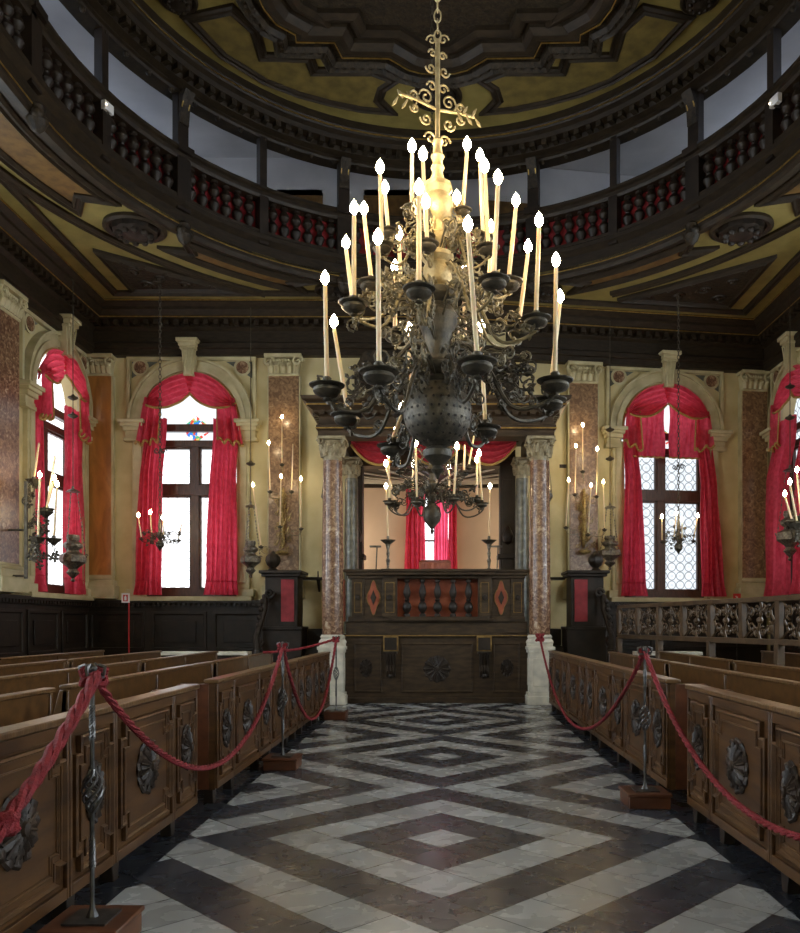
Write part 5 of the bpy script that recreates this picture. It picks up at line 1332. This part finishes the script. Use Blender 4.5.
M['oldgilt'] = noisy('old_gilt_foliage', (.22, .15, .05), (.48, .34, .13), 20, .45, metal=.4)
sconce('gilt foliage sconce with tall candles on the brown pilaster left of the pulpit', 283, 17.3, 520, [(282, 416, 282, 463, .1, 1), (268.7, 442, 270, 490, -.1, 1), (281, 475.5, 280, 525, -.35, 1), (301, 478, 301, 527, -.1, 1), (293, 441, 291.5, 490, .05, 0), (253, 484, 261, 545, -.5, 1)], 'the sconce left of the pulpit', 'candles of the left pilaster sconce')
sconce('gilt foliage sconce with tall candles on the brown pilaster right of the pulpit', 584, 17.82, 520, [(582.7, 424, 582.7, 470, .6, 1), (576, 445, 575, 493, .4, 1), (597.3, 448, 596.4, 495, .4, 1), (568.7, 479.3, 566, 526, .3, 1), (603.4, 481, 604.5, 528, .3, 1), (591, 484.5, 588, 533, .1, 1)], 'the sconce right of the pulpit', 'candles of the right pilaster sconce')

# wrought-iron branch sconces on the side walls
def iron_sconce(label, sg, candles, what, group, Y):
    e = thing('branched_sconce', label, 'sconce'); xw = (-7.55 if sg < 0 else 7.6)
    x1 = P(26 if sg < 0 else 816, 500, Y).x; zc = P(26, 530, Y).z
    b = MB(); b.box(x1 - .025, x1 + .025, Y - .02, Y + .02, zc - .85, zc + .85)
    for dz in (-.8, .0): b.tube([(xw, Y, zc + dz), (x1, Y, zc + dz)], .02, 6)
    b.tube(spiral((x1, Y, zc + .5), .1, 1.2, 0), .014, 5); b.build('wall_bar', M['bronze'], e)
    rn = random.Random(4)
    for i, (fx, fy, bx, by, dy, lit) in enumerate(sorted(candles)):
        cup = P(bx, by, Y + dy); tip = P(fx, fy + 3, Y + dy)
        o = arm_mesh((x1, Y), tuple(cup), cup.z - .35, .7, True, .5).build('arm', M['bronze'], e)
        b = MB()
        b.lathe([(.02, -.1), (.05, -.06), (.09, -.03), (.13, .02), (.1, .03), (.03, .02), (.03, .07)], tuple(cup - Vector((0, 0, .05))), 10, lobes=5, la=.15)
        b.build('flower_cup', M['bronze'], o)
        b = MB()
        for k in range(7):
            p = Vector((x1, Y, cup.z - .4)).lerp(cup - Vector((0, 0, .1)), rn.uniform(.2, 1.1)) + Vector((0, rn.uniform(-.08, .08), rn.uniform(-.3, .05)))
            for j in range(4):
                a = 2 * PI * j / 4 + k; v_ = Vector((math.cos(a), .3 * math.sin(a * 2), math.sin(a))) * .075
                b.tube([p, p + v_ * .6, p + v_], [.008, .028, .003], 5)
        b.build('iron_leaves', M['bronze'], o)
        candle(cup, tip, .018, '%s candle on %s, %s from the left' % ('lit' if lit else 'unlit', what, ORD[i]), group, lit, .9)
iron_sconce('dark iron branched sconce with leaf cups before the left side window', -1, [(39.7, 475, 38, 536, -.3, 1), (54.3, 478, 46, 510, .2, 1), (57, 484, 54, 537, -.1, 1), (55, 453, 47, 507, .3, 0), (39, 440, 34, 478, .2, 0)], 'the iron sconce at the left wall', 'candles of the left iron sconce', 13.9)
iron_sconce('dark iron branched sconce partly cut off before the right side window', 1, [(797, 470, 801, 515, .2, 1), (790, 482, 797, 522, -.1, 1), (785, 494, 792, 520, .1, 1)], 'the iron sconce at the right wall', 'candles of the right iron sconce', 13.9)

# hanging oil lamps
def oil_lamp(label, cx, Y, top, bot, wpx, cap, blobs, rod, topz=8.25, lean=0):
    p = P(cx, (top + bot) / 2, Y)
    e = thing('hanging_lamp', label, 'lamp'); k = Y / F
    zt, zb = P(cx, top, Y).z, P(cx, bot, Y).z; h = zt - zb; w_ = wpx / 2 * k
    MB().lathe([(w_ * .05, 0), (w_ * .18, .03 * h), (w_ * .08, .08 * h), (w_ * .3, .14 * h), (w_ * .5, .2 * h), (w_ * .3, .27 * h), (w_ * .45, .32 * h), (w_ * .95, .42 * h), (w_, .5 * h), (w_ * .9, .57 * h), (w_ * .5, .63 * h), (w_ * .42, .68 * h), (w_ * .7, .74 * h), (w_ * .72, .8 * h), (w_ * .4, .87 * h), (w_ * .5, .93 * h), (w_ * .45, h)], (p.x, Y, zb), 20, lobes=10, la=.05).build('lamp_body', M['silver'], e)
    zc = P(cx, cap, Y).z
    MB().lathe([(w_ * .55, 0), (w_ * .4, .03), (w_ * .12, .06), (w_ * .08, .12)], (p.x, Y, zc), 14).build('smoke_cap', M['silver'], e)
    for j in range(3):
        a = 2 * PI * j / 3 + .4; A = Vector((p.x + w_ * .95 * math.cos(a), Y + w_ * .95 * math.sin(a), zb + h * .55)); B = Vector((p.x + w_ * .3 * math.cos(a), Y + w_ * .3 * math.sin(a), zc))
        b = MB(); n = 16
        for q in range(n):
            c = A.lerp(B, (q + .5) / n); b.ball(c, .016 if q % 2 else .011, 6, 4, 1.6)
        b.tube([A, B], .004, 4)
        b.tube(spiral(tuple(A), .045, 1.1, a, 10), .012, 5)
        b.build('chain', M['silver'], e)
    b = MB(); b.tube([(p.x, Y, zc + .1), (p.x + lean, Y, topz)], .009, 5); b.build('rod', M['bronze'], e)
    for z in blobs:
        MB().lathe([(.01, -.05), (.06, -.03), (.1, 0), (.09, .02), (.04, .04), (.02, .07)], (p.x + lean * .5, Y, P(cx, z, Y).z), 12).build('counterweight', M['bronze'], e)
    return e
oil_lamp('tarnished silver oil lamp hanging between left rear window and brown pilaster', 250.7, 16.98, 541, 578, 20, 507, (464,), 350)
oil_lamp('tarnished silver oil lamp hanging between right pilaster and right rear window', 610, 17.6, 536, 570, 22, 508, (430, 459), 352)
oil_lamp('tarnished silver oil lamp hanging by the left side window, in front of its curtain', 73, 15.6, 535, 582, 25, 492, (398, 416), 283)
oil_lamp('tarnished silver oil lamp hanging by the right side window, near the picture edge', 790, 16.2, 511, 561, 25, 471, (387, 418), 281)
# small silver lamps hanging at the columns
for px, s_ in ((325, 'left'), (549, 'right')):
    p = P(px, 497, 15.3); e = thing('small_lamp', 'little silver lamp hanging at the front %s marble column' % s_, 'lamp')
    MB().lathe([(.01, -.1), (.05, -.04), (.08, 0), (.07, .05), (.03, .09), (.05, .12)], (p.x, p.y, p.z), 12).build('lamp_body', M['silver'], e)
    b = MB()
    for a in (-.06, .06): b.tube([(p.x + a, p.y, p.z + .05), (p.x, p.y, p.z + .6)], .006, 4)
    b.tube([(p.x, p.y, p.z + .58), (p.x + (-.1 if px < 400 else -.0), p.y, 5.0)], .006, 4); b.build('chain', M['silver'], e)
# candlesticks on the pulpit rail
for fx, fy, bx, by, s_ in ((386, 486, 388, 536, 'left'), (490, 486, 489, 536, 'right')):
    p = P(bx, by, 15.35); e = thing('candlestick', 'silver candlestick with wide dish standing at the %s end of the pulpit rail' % s_, 'candlestick')
    MB().lathe([(.09, 2.53), (.07, 2.55), (.02, 2.58), (.03, 2.68), (.045, 2.72), (.02, 2.78), (.035, 2.86), (.02, 2.92), (.05, p.z - .16), (.14, p.z - .09), (.15, p.z - .08), (.03, p.z - .07), (.025, p.z)], (p.x, p.y, 0), 16).build('stick', M['silver'], e)
    candle(p, P(fx, fy + 3, 15.35), .017, 'lit tall candle in the silver candlestick at the %s of the pulpit rail' % s_, 'pulpit rail candles', True, .9)
    q = thing('book_rest', 'small dark T-shaped stand beside the %s candlestick on the pulpit' % s_, 'stand'); sx = -1 if s_ == 'left' else 1
    b = MB(); x = P(bx - 12 if sx < 0 else bx + 8, 540, 15.35).x; b.tube([(x, 15.35, 2.53), (x + .02, 15.35, 3.0)], .012, 6); b.build('rod', M['iron'], q)
    b = MB(); b.box(x - .12, x + .1, 15.3, 15.4, 2.98, 3.01); b.build('crossbar', M['iron'], q)
